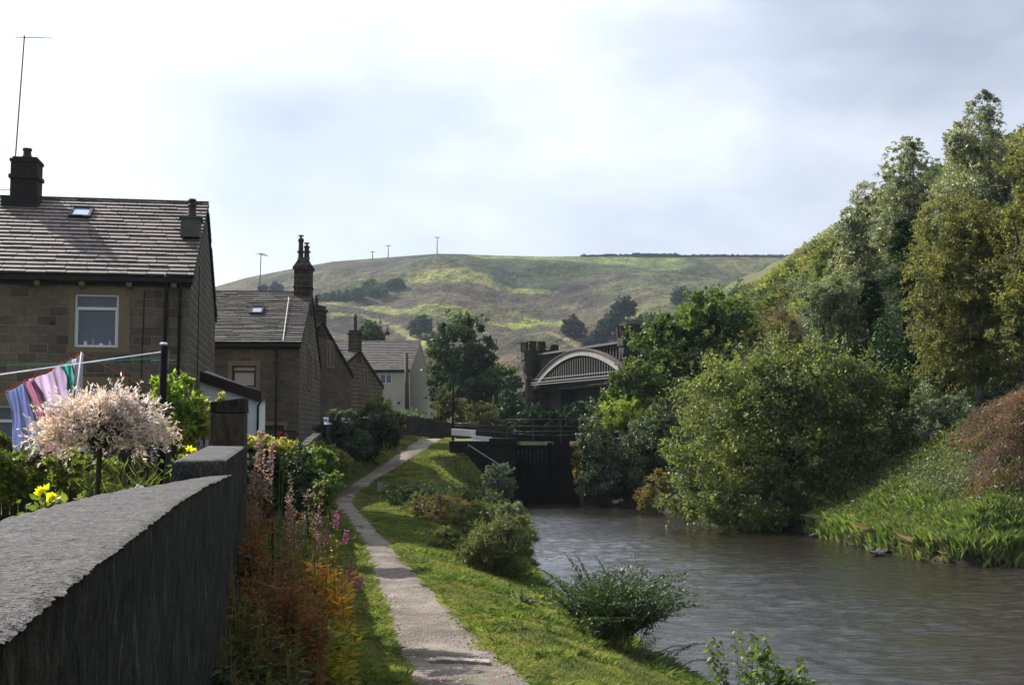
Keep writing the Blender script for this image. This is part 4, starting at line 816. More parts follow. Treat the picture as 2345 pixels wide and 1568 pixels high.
# picket fence
fr = thing('picket_fence', 'low dark picket fence half hidden in hedge and long stalks behind the parapet', 'fence', (0, 0, 0)); fpx = list(np.arange(-60, 372, 19.0))
for px in fpx:
    Yf = 15.0+px*.003; q = at(px, 1032+px*.01, Yf); mb = MB(); w_ = .085/2; mb.hexa([(q[0]-w_, Yf, 2.9), (q[0]+w_, Yf, 2.9), (q[0]+w_, Yf+.02, 2.9), (q[0]-w_, Yf+.02, 2.9), (q[0]-w_*.95, Yf, q[2]), (q[0]+w_*.95, Yf, q[2]), (q[0]+w_*.95, Yf+.02, q[2]), (q[0]-w_*.95, Yf+.02, q[2])]); mb.build('picket', M['fence'], fr)
for z in (3.2, 3.75):
    a = at(-70, 1000, 15.02); b = at(375, 1000, 16.35); mb = MB(); mb.hexa([(a[0], 14.83, z), (b[0], 16.15, z), (b[0], 16.19, z), (a[0], 14.87, z), (a[0], 14.83, z+.08), (b[0], 16.15, z+.08), (b[0], 16.19, z+.08), (a[0], 14.87, z+.08)]); mb.build('rail', M['fence'], fr)
f2 = thing('board_fence', 'short dark fence panel behind the laundry at the far left', 'fence', (0, 0, 0))
for i in range(34):
    px = -80+i*14.5; q = at(px, 1012 if i % 2 else 1009, 20.5); MB().box(q[0]-.048, q[0]+.048, 20.5, 20.52, 2.9, q[2]).build('board', M['fence'], f2)
MB().box(at(-90, 1000, 20.5)[0], at(410, 1000, 20.5)[0], 20.525, 20.56, 3.6, 3.7).build('rail', M['fence'], f2)
# shrubs in the garden
pxplant('shrub', 'tall light green shrub behind the clothes post, reaching up the house wall', 'shrub', 19.5, 430, [(405, 925, 46, 52), (390, 890, 36, 30), (440, 965, 40, 40), (360, 885, 20, 20)], 5200, .075, .05, leafmat('light_garden_leaves', [(.09, .14, .03), (.13, .19, .04), (.05, .09, .02)], .5, .12, .38, 2), tr=.02, limbs=14, sub=.3)
pxplant('shrub', 'yellow-green variegated shrub beside the stone pillar', 'shrub', 19.6, 445, [(440, 985, 44, 44), (475, 965, 34, 44), (415, 1015, 30, 26), (455, 925, 16, 18), (500, 915, 12, 12)], 5200, .055, .035, M['l_yellow'], tr=.015, limbs=14, sub=.3)
def stalks(name, label, cat, base_pts, hts, lm, leafn, LL, LW, flower=None, ftop=.35, fn=60, fL=.03, stemm=None, lean=.08, group=None, loc=None, up=.35, low=.08, r=.006):
    """clump of upright leafy stems, optionally with a flower or seed spike"""
    loc = loc or tuple(np.mean(np.array(base_pts), 0)); root = thing(name, label, cat, loc, 0, group); mb = MB(); C = []; A = []; FC = []; FA = []
    for (bx_, by_, bz__), h in zip(base_pts, hts):
        b = Vector((bx_, by_, bz__))-Vector(loc); d = Vector((random.gauss(0, lean), random.gauss(0, lean), 1)); c2 = Vector((random.gauss(0, lean*.8), random.gauss(0, lean*.8), 0))
        f_ = lambda t_: b+d*h*t_+c2*h*t_*t_
        mb.tube([f_(q) for q in (0, .35, .7, 1)], [r, r*.85, r*.6, r*.3], 4, False)
        top = 1-(ftop if flower else 0)
        for k in range(leafn):
            t_ = random.uniform(low, top); a = k*2.4+random.random(); s = f_(t_); C.append(s); q = (1.15-t_*.6); A.append((math.cos(a), math.sin(a), up-random.uniform(0, .5)))
        if flower:
            for k in range(fn):
                t_ = random.uniform(top, 1.02); a = random.uniform(0, 6.28); s = f_(t_)+Vector((math.cos(a), math.sin(a), 0))*random.uniform(0, .035)*(1.3-(t_-top)/max(ftop, .01)); FC.append(s); FA.append((math.cos(a), math.sin(a), random.uniform(-.2, .9)))
    mb.build('stems', stemm or M['rushes'], root); leaves('foliage', np.array(C), LL, LW, lm, root, axis=np.array(A)+rng.normal(size=(len(A), 3))*.25)
    if flower: leaves('flower_spikes', np.array(FC), fL, fL*.55, flower, root, axis=np.array(FA))
    return root
bp = [(at(px, 1000, 14.3)[0], 14.3+random.uniform(-.3, .3), 3.0) for px in np.linspace(205, 370, 95)]
stalks('tall_stalks', 'thin upright green stalks around the willow stem', 'plant', bp, [random.uniform(.55, .95) for _ in bp], leafmat('stalk_leaves', [(.06, .09, .02), (.10, .14, .04)], .4, .06), 7, .16, .010, stemm=M['rushes'], lean=.05, up=1.2)
def rose(label, px, py, Y, n, mat, r=.04, leafm=None, cat='flower'):
    q = at(px, py, Y); root = thing('rose_bush', label, 'rose bush', (q[0], Y, g1(q[0], Y))); z0 = q[2]-g1(q[0], Y); mb = MB(); LC = []
    for i in range(n):
        dx, dy, dz = random.uniform(-1, 1)*r*2.2*(n > 1), random.uniform(-1, 1)*r*2, random.uniform(-.8, .8)*r*1.6*(n > 1); c_ = np.array([dx, dy, z0+dz])
        k = 26; th = rng.uniform(0, 6.28, k); ph = rng.uniform(-.2, 1.2, k); A = np.stack([np.cos(th)*np.cos(ph), np.sin(th)*np.cos(ph), np.sin(ph)], 1); C = np.repeat(c_[None], k, 0)+A*.008
        leaves('bloom', C, r, r*.9, mat, root, axis=A, fold=-.2); mb.tube([(0, 0, 0), (dx*.5, dy*.5, (z0+dz)*.6), tuple(c_)], .006, 5)
    mb.build('stems', M['rushes'], root); C = np.array([[random.gauss(0, .13), random.gauss(0, .1), z0-abs(random.gauss(.12, .13))] for _ in range(130)]); leaves('foliage', C, .06, .04, leafm or M['l_hedge'], root); return root
rose('large yellow rose bloom above the parapet edge at far left', 136, 1131, 8.2, 2, M['l_rose'], .045)
rose('orange-yellow roses beside the step in the parapet', 432, 1042, 15.2, 3, M['l_rose'], .045)
rose('single red rose above the ivy beyond the stone pillar', 641, 1006, 20.0, 2, M['l_red'], .05, M['l_hedge'])
rose('small white flowers at the back edge of the parapet', 318, 1122, 11.4, 2, M['l_white'], .03)

# ------------------------------------------------------------------ lock
LX = lambda px, Y=72.0: (px-1172.5)/F*Y
lw = thing('lock_wall', 'black stone wing wall left of the lock gates with a step in its coping', 'lock wall', (0, 0, 0))
x0 = LX(1030); x1 = LX(1120); x2 = LX(1174)
mb = MB(); mb.box(x0, x2, 72.0, 73.6, -1, 3.42); mb.box(x2-.02, x2+.22, 72.4, 100, -1, 3.45); mb.build('masonry', M['lock_stone'], lw)
mb = MB(); mb.box(x0-.03, x1, 71.95, 73.7, 3.423, 3.68); mb.build('coping', M['lock_stone'], lw, bevel=.03)
mb = MB(); mb.box(x1+.004, x2+.24, 71.93, 73.8, 3.423, 3.84); mb.box(x2-.35, x2+.24, 73.81, 100, 3.453, 3.72); mb.build('coping', M['lock_stone'], lw, bevel=.03)
mb = MB(); a = at(1072, 1018, 71.9); b = at(1147, 1066, 71.4); mb.tube([(a[0]-.05, 71.98, a[2]-.2), (a[0], 71.85, a[2]), b, (b[0]+.04, 71.96, b[2]-.12)], .035, 7); mb.lathe((a[0]+b[0])/2, 71.6, [(.07, (a[2]+b[2])/2-.06), (.07, (a[2]+b[2])/2+.06)], 8)
tag(mb.build('handrail', M['steel']), 'bent galvanised handrail sloping down the dark lock wing wall', 'handrail')
rw = thing('lock_wall', 'right lock wall mostly hidden in bushes, with a pale upright at its corner', 'lock wall', (0, 0, 0)); xr0 = LX(1345)
mb = MB(); mb.box(xr0, xr0+5, 72.2, 73.6, -1, 3.6); mb.box(xr0+.0, xr0+.3, 73.601, 100, -1, 3.6); mb.build('masonry', M['lock_stone'], rw)
mb = MB(); mb.box(LX(1326), LX(1337), 72.0, 72.19, -.8, 3.62); mb.build('upright_post', surf('pale_lichened_post', (.13, .125, .11), (.06, .058, .05), 2.5), rw)
mb = MB(); mb.box(xr0-.02, xr0+5, 72.1, 73.7, 3.604, 3.8); mb.build('coping', M['lock_stone'], rw, bevel=.03)
# gates
gl, gr = LX(1178), xr0; gm_ = (gl+gr)/2
for side in (0, 1):
    a, b = (gl, gm_+.03) if side == 0 else (gm_-.03, gr); ya, yb = (74.1, 74.7) if side == 0 else (74.7, 74.1)
    g = thing('lock_gate', 'left leaf of the black timber lock gates' if side == 0 else 'right leaf of the black timber lock gates', 'lock gate', (0, 0, 0), 0, 'lower lock gates')
    def gy(x): return ya+(yb-ya)*(x-a)/(b-a)
    mb = MB(); n = 9
    for i in range(n):
        u0, u1 = a+(b-a)*i/n+.006, a+(b-a)*(i+1)/n-.006; mb.hexa([(u0, gy(u0), -1), (u1, gy(u1), -1), (u1, gy(u1)+.08, -1), (u0, gy(u0)+.08, -1), (u0, gy(u0), 3.42), (u1, gy(u1), 3.42), (u1, gy(u1)+.08, 3.42), (u0, gy(u0)+.08, 3.42)])
    mb.build('planking', M['darkwood'], g); mb = MB()
    for z in (.2, 1.1, 2.0, 3.1): mb.hexa([(a, gy(a)-.18, z), (b, gy(b)-.18, z), (b, gy(b)-.002, z), (a, gy(a)-.002, z), (a, gy(a)-.18, z+.24), (b, gy(b)-.18, z+.24), (b, gy(b)-.002, z+.24), (a, gy(a)-.002, z+.24)])
    mb.build('cross_rails', M['darkwood'], g); mb = MB(); hx_ = a if side == 0 else b
    mb.box(hx_-.16, hx_+.16, gy(hx_)-.22, gy(hx_)+.12, -1, 3.95); mx = b if side == 0 else a; mb.box(mx-.13, mx+.13, gy(mx)-.2, gy(mx)+.1, -1, 3.55); mb.build('heel_post', M['darkwood'], g)
    # balance beam with white end
    if side == 0: P0, P1, P2 = (gm_-.3, 74.3), at(1090, 990, 74.6), at(1035, 989, 74.8); z0_, z1_ = 3.93, at(1035, 981, 74.8)[2]; zb_ = at(1035, 996, 74.8)[2]
    else: P0, P1, P2 = (gm_+.3, 74.3), at(1417, 992, 74.6), at(1451, 990, 74.8); z0_, z1_ = 3.93, at(1451, 986, 74.8)[2]; zb_ = at(1451, 1001, 74.8)[2]
    def beam(A, B, za0, za1, zb0, zb1, w0_, w1_, name, mat):
        A = Vector((A[0], A[1], 0)); B = Vector((B[0], B[1], 0)); d = (B-A).normalized(); n_ = Vector((-d.y, d.x, 0)); mb = MB()
        if n_.y < 0: n_ = -n_
        q = [A-n_*w0_, B-n_*w1_, B+n_*w1_, A+n_*w0_]
        if B.x < A.x: q = [q[1], q[0], q[3], q[2]]; za0, zb0 = zb0, za0; za1, zb1 = zb1, za1
        mb.hexa([(q[0].x, q[0].y, za0), (q[1].x, q[1].y, zb0), (q[2].x, q[2].y, zb0), (q[3].x, q[3].y, za0), (q[0].x, q[0].y, za1), (q[1].x, q[1].y, zb1), (q[2].x, q[2].y, zb1), (q[3].x, q[3].y, za1)]); return mb.build(name, mat, g, bevel=.015)
    zt1 = 3.95+(z1_-3.95)*.75; zb1 = 3.72+(zb_-3.72)*.6
    beam(P0, P1[:2], 3.62, 3.98, zb1, zt1, .14, .17, 'balance_beam', M['blackiron']); beam(P1[:2], P2[:2], zb1+.002, zt1+.01, zb_, z1_, .175, .19, 'white_beam_end', M['paintwhite'])
# second, lower pair of beam ends
for side, (pxi, pxo, yi, yo, lab) in enumerate([(1127, 1080, (1001, 1008.5), (996.5, 1005.5), 'short black bar with a white end in front of the left balance beam'), (1384, 1438, (1003, 1012), (1001, 1009), 'short beam with a white end low in front of the right balance beam')]):
    o = thing('paddle_beam', lab, 'beam', (0, 0, 0)); Yb = 73.9; a0, a1 = at(pxi, yi[1], Yb), at(pxi, yi[0], Yb); b0, b1 = at(pxo, yo[1], Yb), at(pxo, yo[0], Yb); dx = .0
    def hb(p0, p1, q0, q1, name, mat):
        if p0[0] > q0[0]: p0, p1, q0, q1 = q0, q1, p0, p1
        MB().hexa([(p0[0], Yb, p0[2]), (q0[0], Yb, q0[2]), (q0[0], Yb+.3, q0[2]), (p0[0], Yb+.3, p0[2]), (p1[0], Yb, p1[2]), (q1[0], Yb, q1[2]), (q1[0], Yb+.3, q1[2]), (p1[0], Yb+.3, p1[2])]).build(name, mat, o, bevel=.01)
    hb(a0, a1, b0, b1, 'white_end', M['paintwhite']); ex_ = 1168 if side == 0 else 1350; c0_, c1_ = at(ex_, 1010, Yb), at(ex_, 1002, Yb)
    hb((c0_[0], 0, c0_[2]), (c1_[0], 0, c1_[2]), (a0[0]+(.003 if side == 0 else -.003), 0, a0[2]), (a1[0], 0, a1[2]), 'bar', M['blackiron'])
    mb = MB(); qx = (a0[0]+c0_[0])/2; mb.box(qx-.08, qx+.08, Yb+.02, Yb+.2, 3.0, c0_[2]+.02); mb.build('leg', M['blackiron'], o)
# footbridge over the tail
fb = thing('footbridge', 'black timber footbridge with three-bar iron handrail across the lock tail', 'footbridge', (0, 0, 0)); fx0, fx1 = LX(1150, 73.2), LX(1350, 73.2)
MB().box(fx0, fx1, 72.7, 73.5, 3.86, 3.97).build('deck', M['darkwood'], fb); MB().box(fx0+.3, fx1, 72.58, 72.697, 3.66, 3.98).build('side_beam', M['darkwood'], fb)
mb = MB()
for py, xa in ((960, 1157), (975.5, 1161), (987.5, 1161)): a = at(xa, py, 72.6); b = at(1347, py, 72.6); mb.tube([a, b], .032, 6)
mb.build('handrail', M['rust'], fb, True)
for px in (1161, 1221, 1284, 1345):
    q = at(px, 960, 72.6); MB().box(q[0]-.04, q[0]+.04, 72.56, 72.64, 3.6, q[2]+.02).build('rail_post', M['rust'], fb)
rl = thing('railing', 'thin iron railing along the left wing wall coping behind the white beam', 'railing', (0, 0, 0))
mb = MB(); mb.tube([at(1040, 974.5, 76.2), at(1160, 975.5, 76.2)], .025, 6); mb.tube([at(1160, 975.5, 76.2), at(1275, 976, 76.2)], .02, 6); mb.build('rail', M['rust'], rl, True)
for px in (1106, 1150): q = at(px, 975, 76.2); MB().tube([(q[0], 76.2, 3.5), q], .03, 6).build('rail_post', M['rust'], rl)
rl = thing('railing', 'thin iron railing right of the lock above the white beam ends', 'railing', (0, 0, 0))
mb = MB(); mb.tube([at(1385, 979, 73.6), at(1430, 979, 73.6)], .025, 6); mb.build('rail', M['rust'], rl, True); q = at(1393, 979, 73.6); MB().tube([(q[0], 73.6, 3.5), q], .03, 6).build('rail_post', M['rust'], rl)
# upper gates beyond
ug = thing('lock_gate', 'far upper lock gates with two white beam ends seen between the footbridge rails', 'lock gate', (0, 0, 0)); Yu = 95
MB().box(LX(1195, Yu), LX(1325, Yu), Yu, Yu+.2, 1, 4.0).build('planking', M['darkwood'], ug)
for a, b, c, d in ((1171, 1196, 992.5, 1000), (1318, 1338, 991.5, 999)):
    p0, p1 = at(a, d, Yu-.5), at(b, c, Yu-.5); MB().box(p0[0], p1[0], Yu-.7, Yu-.3, p0[2], p1[2]).build('white_beam_end', M['paintwhite'], ug)
p0, p1 = at(1196, 1000, Yu-.5), at(1260, 992.5, Yu-.5); MB().box(p0[0]+.003, p1[0], Yu-.68, Yu-.32, p0[2], p1[2]).build('balance_beam', M['blackiron'], ug)
# lamp post by the wing wall, poles
def pole(name, label, cat, px, Y, ytop, ybot, r, mat, arms=None, group=None, gzv=None, lean=0):
    q = at(px, ytop, Y); b = at(px, ybot, Y); z0 = b[2] if gzv is None else gzv; root = thing(name, label, cat, (b[0], Y, z0), 0, group); h = q[2]-z0
    MB().tube([(0, 0, -.6), (lean, 0, h)], [r, r*.75], 8).build('pole', mat, root, True)
    if arms:
        for (w, dz) in arms:
            MB().box(-w+lean, w+lean, -r*1.6, -r*.9, h-dz, h-dz+r*1.2).build('crossarm', mat, root)
    return root
pole('lamp_post', 'tall thin dark post standing on the lockside at the end of the white balance beam', 'post', 1037, 75.6, 866, 1008, .075, M['matt'])
pole('telegraph_pole', 'thick brown telegraph pole in front of the pale rendered house', 'pole', 933, 100, 809, 962, .19, M['brownwood'], lean=-.12)
pole('telegraph_pole', 'thin pale pole in the dark trees left of the viaduct tower', 'pole', 1130, 118, 906, 960, .07, M['brownwood'])
for (px, yt, yb_, w, lab) in ((1001, 543, 579, .9, 'tallest of the three poles on the moor skyline'), (889, 562, 586, .9, 'middle-sized skyline pole between the tallest and the smallest'), (853, 576, 589, .8, 'smallest pole on the moor skyline')):
    x, y, z = hillpos(px, 640); x = (px-1172.5)/F*1145; o = pole('power_pole', lab, 'pole', px, 1140, yt, yb_+4, .45, M['brownwood'], [(2.6 if w > .85 else 2.0, .6)], 'poles on the skyline')

# boundary walls on the left of the ramp and across behind the lock
def drywall(name, label, pts, tops, thick=.4, mat=None, step=.5):
    root = thing(name, label, 'wall', (0, 0, 0)); mb = MB(); cp = MB(); 
    for i in range(len(pts)-1):
        a, b = Vector(pts[i]), Vector(pts[i+1]); L_ = (b-a).length; n = max(1, int(L_/step)); d = (b-a)/L_; nn_ = Vector((-d.y, d.x))*thick/2
        for k in range(n):
            q0, q1 = a+d*L_*k/n, a+d*L_*(k+1)/n; z0 = tops[i]+(tops[i+1]-tops[i])*k/n; z1 = tops[i]+(tops[i+1]-tops[i])*(k+1)/n; g_ = min(g1(q0.x, q0.y), g1(q1.x, q1.y))-.9
            mb.hexa([(*(q0-nn_), g_), (*(q1-nn_), g_), (*(q1+nn_), g_), (*(q0+nn_), g_), (*(q0-nn_), z0), (*(q1-nn_), z1), (*(q1+nn_), z1), (*(q0+nn_), z0)])
            m_ = nn_*1.12; j = random.uniform(-.03, .03); cp.hexa([(*(q0-m_+d*.01), z0+.002), (*(q1-m_-d*.01), z1+.002), (*(q1+m_-d*.01), z1+.002), (*(q0+m_+d*.01), z0+.002), (*(q0-m_*.8+d*.01), z0+.14+j), (*(q1-m_*.8-d*.01), z1+.14+j), (*(q1+m_*.8-d*.01), z1+.14+j), (*(q0+m_*.8+d*.01), z0+.14+j)])
    mb.build('masonry', mat or M['viaduct_stone'], root); cp.build('coping', mat or M['viaduct_stone'], root); return root
drywall('stone_wall', 'dark boundary wall on the left of the ramp, half smothered in ivy', [(-4.5, 19.3), (-6.2, 31), (-7.75, 43.5), (-8.75, 51), (-9.3, 58), (-9.4, 66), (-8.7, 75), (-8.15, 80.5)], [3.6, 3.4, 3.3, 3.4, 3.9, 4.55, 5.0, 5.3])
p0, p1, p2, p3 = [at(px, py, Y) for px, py, Y in ((890, 952, 81), (955, 958, 86), (1030, 969, 89), (1160, 975, 92))]
drywall('stone_wall', 'black stone wall running across the lockside behind the white balance beam', [(-8.15, 80.5), (p1[0], 86), (p2[0], 89), (p3[0], 92)], [at(905, 952, 81)[2], p1[2], p2[2]-.12, p3[2]-.1])
sh = thing('garden_shed', 'pale blue-grey shed roof edge between the second house gable and the ivy', 'shed', (0, 0, 0)); a = at(728, 956, 57); b = at(801, 957, 61)
mb = MB(); mb.hexa([(a[0], 59.5, 2.9), (b[0], 62.0, 2.9), (b[0]-.3, 64, 2.9), (a[0]-.3, 61.5, 2.9), (a[0], 59.5, at(728, 972, 59.5)[2]), (b[0], 62, at(801, 970, 62)[2]), (b[0]-.3, 64, 4.5), (a[0]-.3, 61.5, 4.5)]); mb.build('wall', M['brownwood'], sh)
mb = MB(); mb.hexa([(a[0]-.05, 59.3, at(728, 973, 59.3)[2]), (b[0]+.05, 61.8, at(801, 969, 61.8)[2]), (b[0]-.3, 63, at(801, 957, 63)[2]-.05), (a[0]-.3, 60.6, at(728, 956, 60.6)[2]-.05), (a[0]-.05, 59.3, at(728, 971, 59.3)[2]), (b[0]+.05, 61.8, at(801, 967, 61.8)[2]), (b[0]-.3, 63, at(801, 956, 63)[2]), (a[0]-.3, 60.6, at(728, 955, 60.6)[2])]); mb.build('roof', surf('blue_grey_sheet', (.36, .42, .52), (.28, .33, .43), 2, .5), sh)

# ------------------------------------------------------------------ viaduct
va = math.atan2(-.933, .36); vd = thing('railway_viaduct', 'blackened iron arch railway viaduct with castellated stone turrets beyond the lock', 'viaduct', (2.2, 130, 0), va)
def turret(x, y, k, zt, r=1.0, big=1.0, zb=0):
    mb = MB(); mb.lathe(x, y, [(r*.68, zb), (r*.68, 9.6), (r*.8, 9.62), (r*.8, 9.85), (r*.72, 9.87), (r*.8, 10.3), (r*.98, 11.0), (r*.98, 11.6), (r*1.06, 11.65), (r*1.06, zt-.95)], k); t_ = mb.build('turret', M['viaduct_stone'], vd)
    for j in range(k):
        if j % 1 == 0:
            a = 2*math.pi*(j+.5)/k; c_, s_ = math.cos(a), math.sin(a); w = r*.30; n0 = []
            for z in (zt-1.0, zt-.14):
                for (du, dr) in ((-w, -.14), (w, -.14), (w, .12), (-w, .12)): n0.append((x+c_*(r*.98+dr)-s_*du, y+s_*(r*.98+dr)+c_*du, z))
            q = MB(); q.hexa(n0); n1 = []
            for (z, e_) in ((zt-.138, .07), (zt, -.02)):
                for (du, dr) in ((-w, -.14), (w, -.14), (w, .12), (-w, .12)): n1.append((x+c_*(r*.98+dr+(e_ if dr > 0 else -e_))-s_*(du+math.copysign(e_, du)), y+s_*(r*.98+dr+(e_ if dr > 0 else -e_))+c_*(du+math.copysign(e_, du)), z))
            q.hexa(n1); q.build('merlon', M['viaduct_stone'], t_)
    cb = MB()
    for j in range(k*2): a = 2*math.pi*(j+.5)/(k*2); cb.box(x+math.cos(a)*r*.86-.1, x+math.cos(a)*r*.86+.1, y+math.sin(a)*r*.86-.1, y+math.sin(a)*r*.86+.1, 10.5, 11.3)
    cb.build('corbels', M['viaduct_stone'], t_); return t_
turret(0, 0, 8, 13.6, 1.2); turret(23.6, 0, 8, 13.5, 1.4); turret(0, 8.5, 8, 13.55, 1.1); turret(23.6, 9, 8, 13.7, 1.5)
mb = MB(); mb.box(-1.3, 1.0, .5, 8, 0, 12.2); mb.box(.99, 3.6, 1.6, 7.9, 0, 9.0); mb.box(.4, .9, 1.0, 2.6, 12.19, 12.7); mb.box(.42, .88, 1.7, 2.58, 12.69, 13.3); mb.build('abutment', M['viaduct_stone'], vd); MB().box(22.6, 25.5, .5, 8.5, 0, 12.2).build('abutment', M['viaduct_stone'], vd)
N = 48; xa, xb = .9, 23.0; cxv = (xa+xb)/2; hs = (xb-xa)/2; rise = 2.75; z_s = 9.25
def arcz(x, off=0): q = (x-cxv)/hs; return z_s+rise*(1-q*q)-off
for (y0, y1) in ((-.25, .15), (7.6, 8.0)):
    mb = MB()
    for i in range(N):
        a, b = xa+(xb-xa)*i/N, xa+(xb-xa)*(i+1)/N; ta = .55+.15*abs((a-cxv)/hs); mb.hexa([(a, y0, arcz(a, ta)), (b, y0, arcz(b, ta)), (b, y1, arcz(b, ta)), (a, y1, arcz(a, ta)), (a, y0, arcz(a)), (b, y0, arcz(b)), (b, y1, arcz(b)), (a, y1, arcz(a))])
    mb.build('arch_rib', M['arch'], vd)
mb = MB()
for i in range(N):
    a, b = xa+(xb-xa)*i/N, xa+(xb-xa)*(i+1)/N; mb.hexa([(a, -.4, arcz(a)+.004), (b, -.4, arcz(b)+.004), (b, .2, arcz(b)+.004), (a, .2, arcz(a)+.004), (a, -.4, arcz(a)+.09), (b, -.4, arcz(b)+.09), (b, .2, arcz(b)+.09), (a, .2, arcz(a)+.09)])
    pass
mb.build('arch_flange', M['rust'], vd)
mb = MB(); mb.box(1.0, 22.6, .7, .8, 8.9, 12.25); mb.build('spandrel_panel', M['darkwood'], vd); mb = MB()
x = 1.2
while x < 22.5:
    zt_ = 12.05; mb.box(x, x+.16, .35, .698, max(9.4, arcz(x)-.0) if arcz(x) < zt_ else zt_-.01, zt_) if arcz(x)+.15 < zt_ else None
    mb.tube([(x+.08, .42, zt_-.02), (x+.08, .12, zt_-.12), (x+.08, .10, zt_-.4)], .06, 5); x += .62
mb.build('parapet_ribs', M['fin'], vd); mb = MB(); mb.box(1.0, 22.6, .0, .95, 12.08, 12.28); mb.box(1.0, 22.6, .3, .34, 12.28, 12.32); mb.build('parapet_cap', M['fin'], vd)
mb = MB(); x = xa+1.2
while x < xb-1.0:
    zz = arcz(x, .72)
    if zz > 9.75: mb.box(x, x+.13, -.12, .05, 9.25, zz)
    x += .56
mb.build('hanger_bars', M['fin'], vd)
mb = MB()
for z, y, r_ in ((9.55, -.45, .05), (9.2, -.55, .06), (8.98, -.55, .05)): mb.tube([(.9, y, z), (22.8, y, z)], r_, 6)
mb.build('deck_pipes', M['fin'], vd)
mb = MB(); mb.box(3.6, 22.6, 3.2, 3.3, 6.5, 8.9); mb.box(3.6, 22.6, 3.0, 3.5, 6.35, 6.498); mb.build('lower_girder', M['rust'], vd); mb = MB(); x = 4.2
while x < 22: mb.box(x, x+.14, 3.02, 3.19, 6.5, 8.88); x += 1.5
mb.build('girder_stiffeners', M['fin'], vd); MB().box(1.0, 22.6, .5, 8, 8.4, 8.598).build('deck', M['darkwood'], vd)
plant('shrub', 'yellow-green weeds growing on top of the viaduct turret', 'weeds', (2.6, 130.3, 13.0), [(-.2, 0, .3, .9, .6, .35), (.6, 0, .1, .6, .5, .3)], 900, .16, .1, M['l_lime'], tr=.02, limbs=0, sub=.4)

# ------------------------------------------------------------------ left & centre vegetation
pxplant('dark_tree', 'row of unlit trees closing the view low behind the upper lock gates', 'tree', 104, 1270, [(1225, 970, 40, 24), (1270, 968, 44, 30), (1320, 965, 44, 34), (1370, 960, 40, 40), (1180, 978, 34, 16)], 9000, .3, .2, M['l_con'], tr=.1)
pxplant('dark_tree', 'big dark tree right of the pale rendered house', 'tree', 138, 1055, [(1050, 790, 62, 60), (1018, 830, 34, 70), (1100, 840, 42, 70), (1060, 880, 80, 65), (1020, 765, 26, 28), (1085, 745, 28, 28), (1120, 905, 45, 55), (1005, 900, 20, 40)], 24000, .34, .24, M['l_dark'], tr=.35, sub=.26)
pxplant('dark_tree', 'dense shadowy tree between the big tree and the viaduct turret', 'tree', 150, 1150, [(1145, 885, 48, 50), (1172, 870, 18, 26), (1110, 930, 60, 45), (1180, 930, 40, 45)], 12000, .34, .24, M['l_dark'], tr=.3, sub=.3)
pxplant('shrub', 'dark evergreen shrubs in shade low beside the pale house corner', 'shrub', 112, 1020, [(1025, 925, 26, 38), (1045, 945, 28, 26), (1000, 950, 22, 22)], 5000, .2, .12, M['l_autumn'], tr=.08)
pxplant('shrub', 'round bush with a reddish top behind the lockside railing', 'shrub', 97, 1103, [(1103, 952, 34, 26), (1095, 935, 20, 14), (1125, 965, 22, 16)], 5500, .13, .08, M['l_autumn'], tr=.06)
pxplant('dark_tree', 'blue-green bushy tree at the foot of the left viaduct turret', 'tree', 112, 1180, [(1172, 930, 26, 32), (1158, 948, 26, 28), (1216, 950, 12, 22), (1195, 968, 36, 18), (1228, 945, 7, 24), (1165, 905, 12, 14)], 9500, .17, .12, M['l_ivy'], tr=.1, sub=.3)
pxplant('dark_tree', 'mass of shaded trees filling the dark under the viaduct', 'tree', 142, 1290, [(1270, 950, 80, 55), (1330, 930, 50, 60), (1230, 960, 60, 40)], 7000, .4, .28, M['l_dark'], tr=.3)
pxplant('round_tree', 'small round tree on the slope behind the fourth house chimney', 'tree', 205, 858, [(858, 762, 27, 22), (842, 768, 16, 16), (876, 768, 14, 15)], 4500, .34, .24, M['l_dark'], tr=.2)
pxplant('hedge', 'ivy mound over the wall end beside the pale shed roof', 'hedge', 61.5, 765, [(765, 1000, 32, 40, -1), (740, 1010, 20, 38, -1.5), (795, 1005, 32, 40), (770, 975, 20, 16, -1), (820, 1020, 30, 36, 1)], 15000, .10, .08, M['l_ivy'], tr=.03, sub=.3)
pxplant('shrub', 'pale-leaved bramble sprays sticking up from the ivy mound', 'shrub', 60.5, 775, [(770, 950, 16, 10), (798, 945, 16, 6), (760, 962, 14, 10), (730, 985, 8, 14)], 900, .12, .07, M['l_bramble'], tr=.02, limbs=10, sub=.5)
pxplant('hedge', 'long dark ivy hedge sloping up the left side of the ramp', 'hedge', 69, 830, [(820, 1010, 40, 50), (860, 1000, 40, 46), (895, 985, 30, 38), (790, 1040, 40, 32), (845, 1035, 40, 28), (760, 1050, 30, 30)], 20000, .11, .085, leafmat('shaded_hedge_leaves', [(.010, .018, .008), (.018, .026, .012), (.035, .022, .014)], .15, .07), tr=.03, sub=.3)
pxplant('shrub', 'round green bush rising behind the ivy hedge in front of the pale house', 'shrub', 82, 868, [(862, 945, 38, 30), (842, 962, 26, 24), (895, 968, 26, 28), (905, 985, 16, 24)], 9000, .13, .09, M['l_oak'], tr=.05, sub=.3)
pxplant('shrub', 'light green sprays spilling over the far wall at the foot of the telegraph pole', 'shrub', 90, 938, [(935, 952, 26, 10), (952, 962, 20, 8), (915, 958, 14, 9)], 1800, .13, .08, M['l_bramble'], tr=.02, limbs=4, sub=.5)
pxplant('hedge', 'ivy clump hanging on the corner of the far wall', 'hedge', 80, 902, [(902, 975, 16, 26), (890, 985, 14, 24)], 3500, .11, .08, M['l_ivy'], tr=.02, sub=.4)
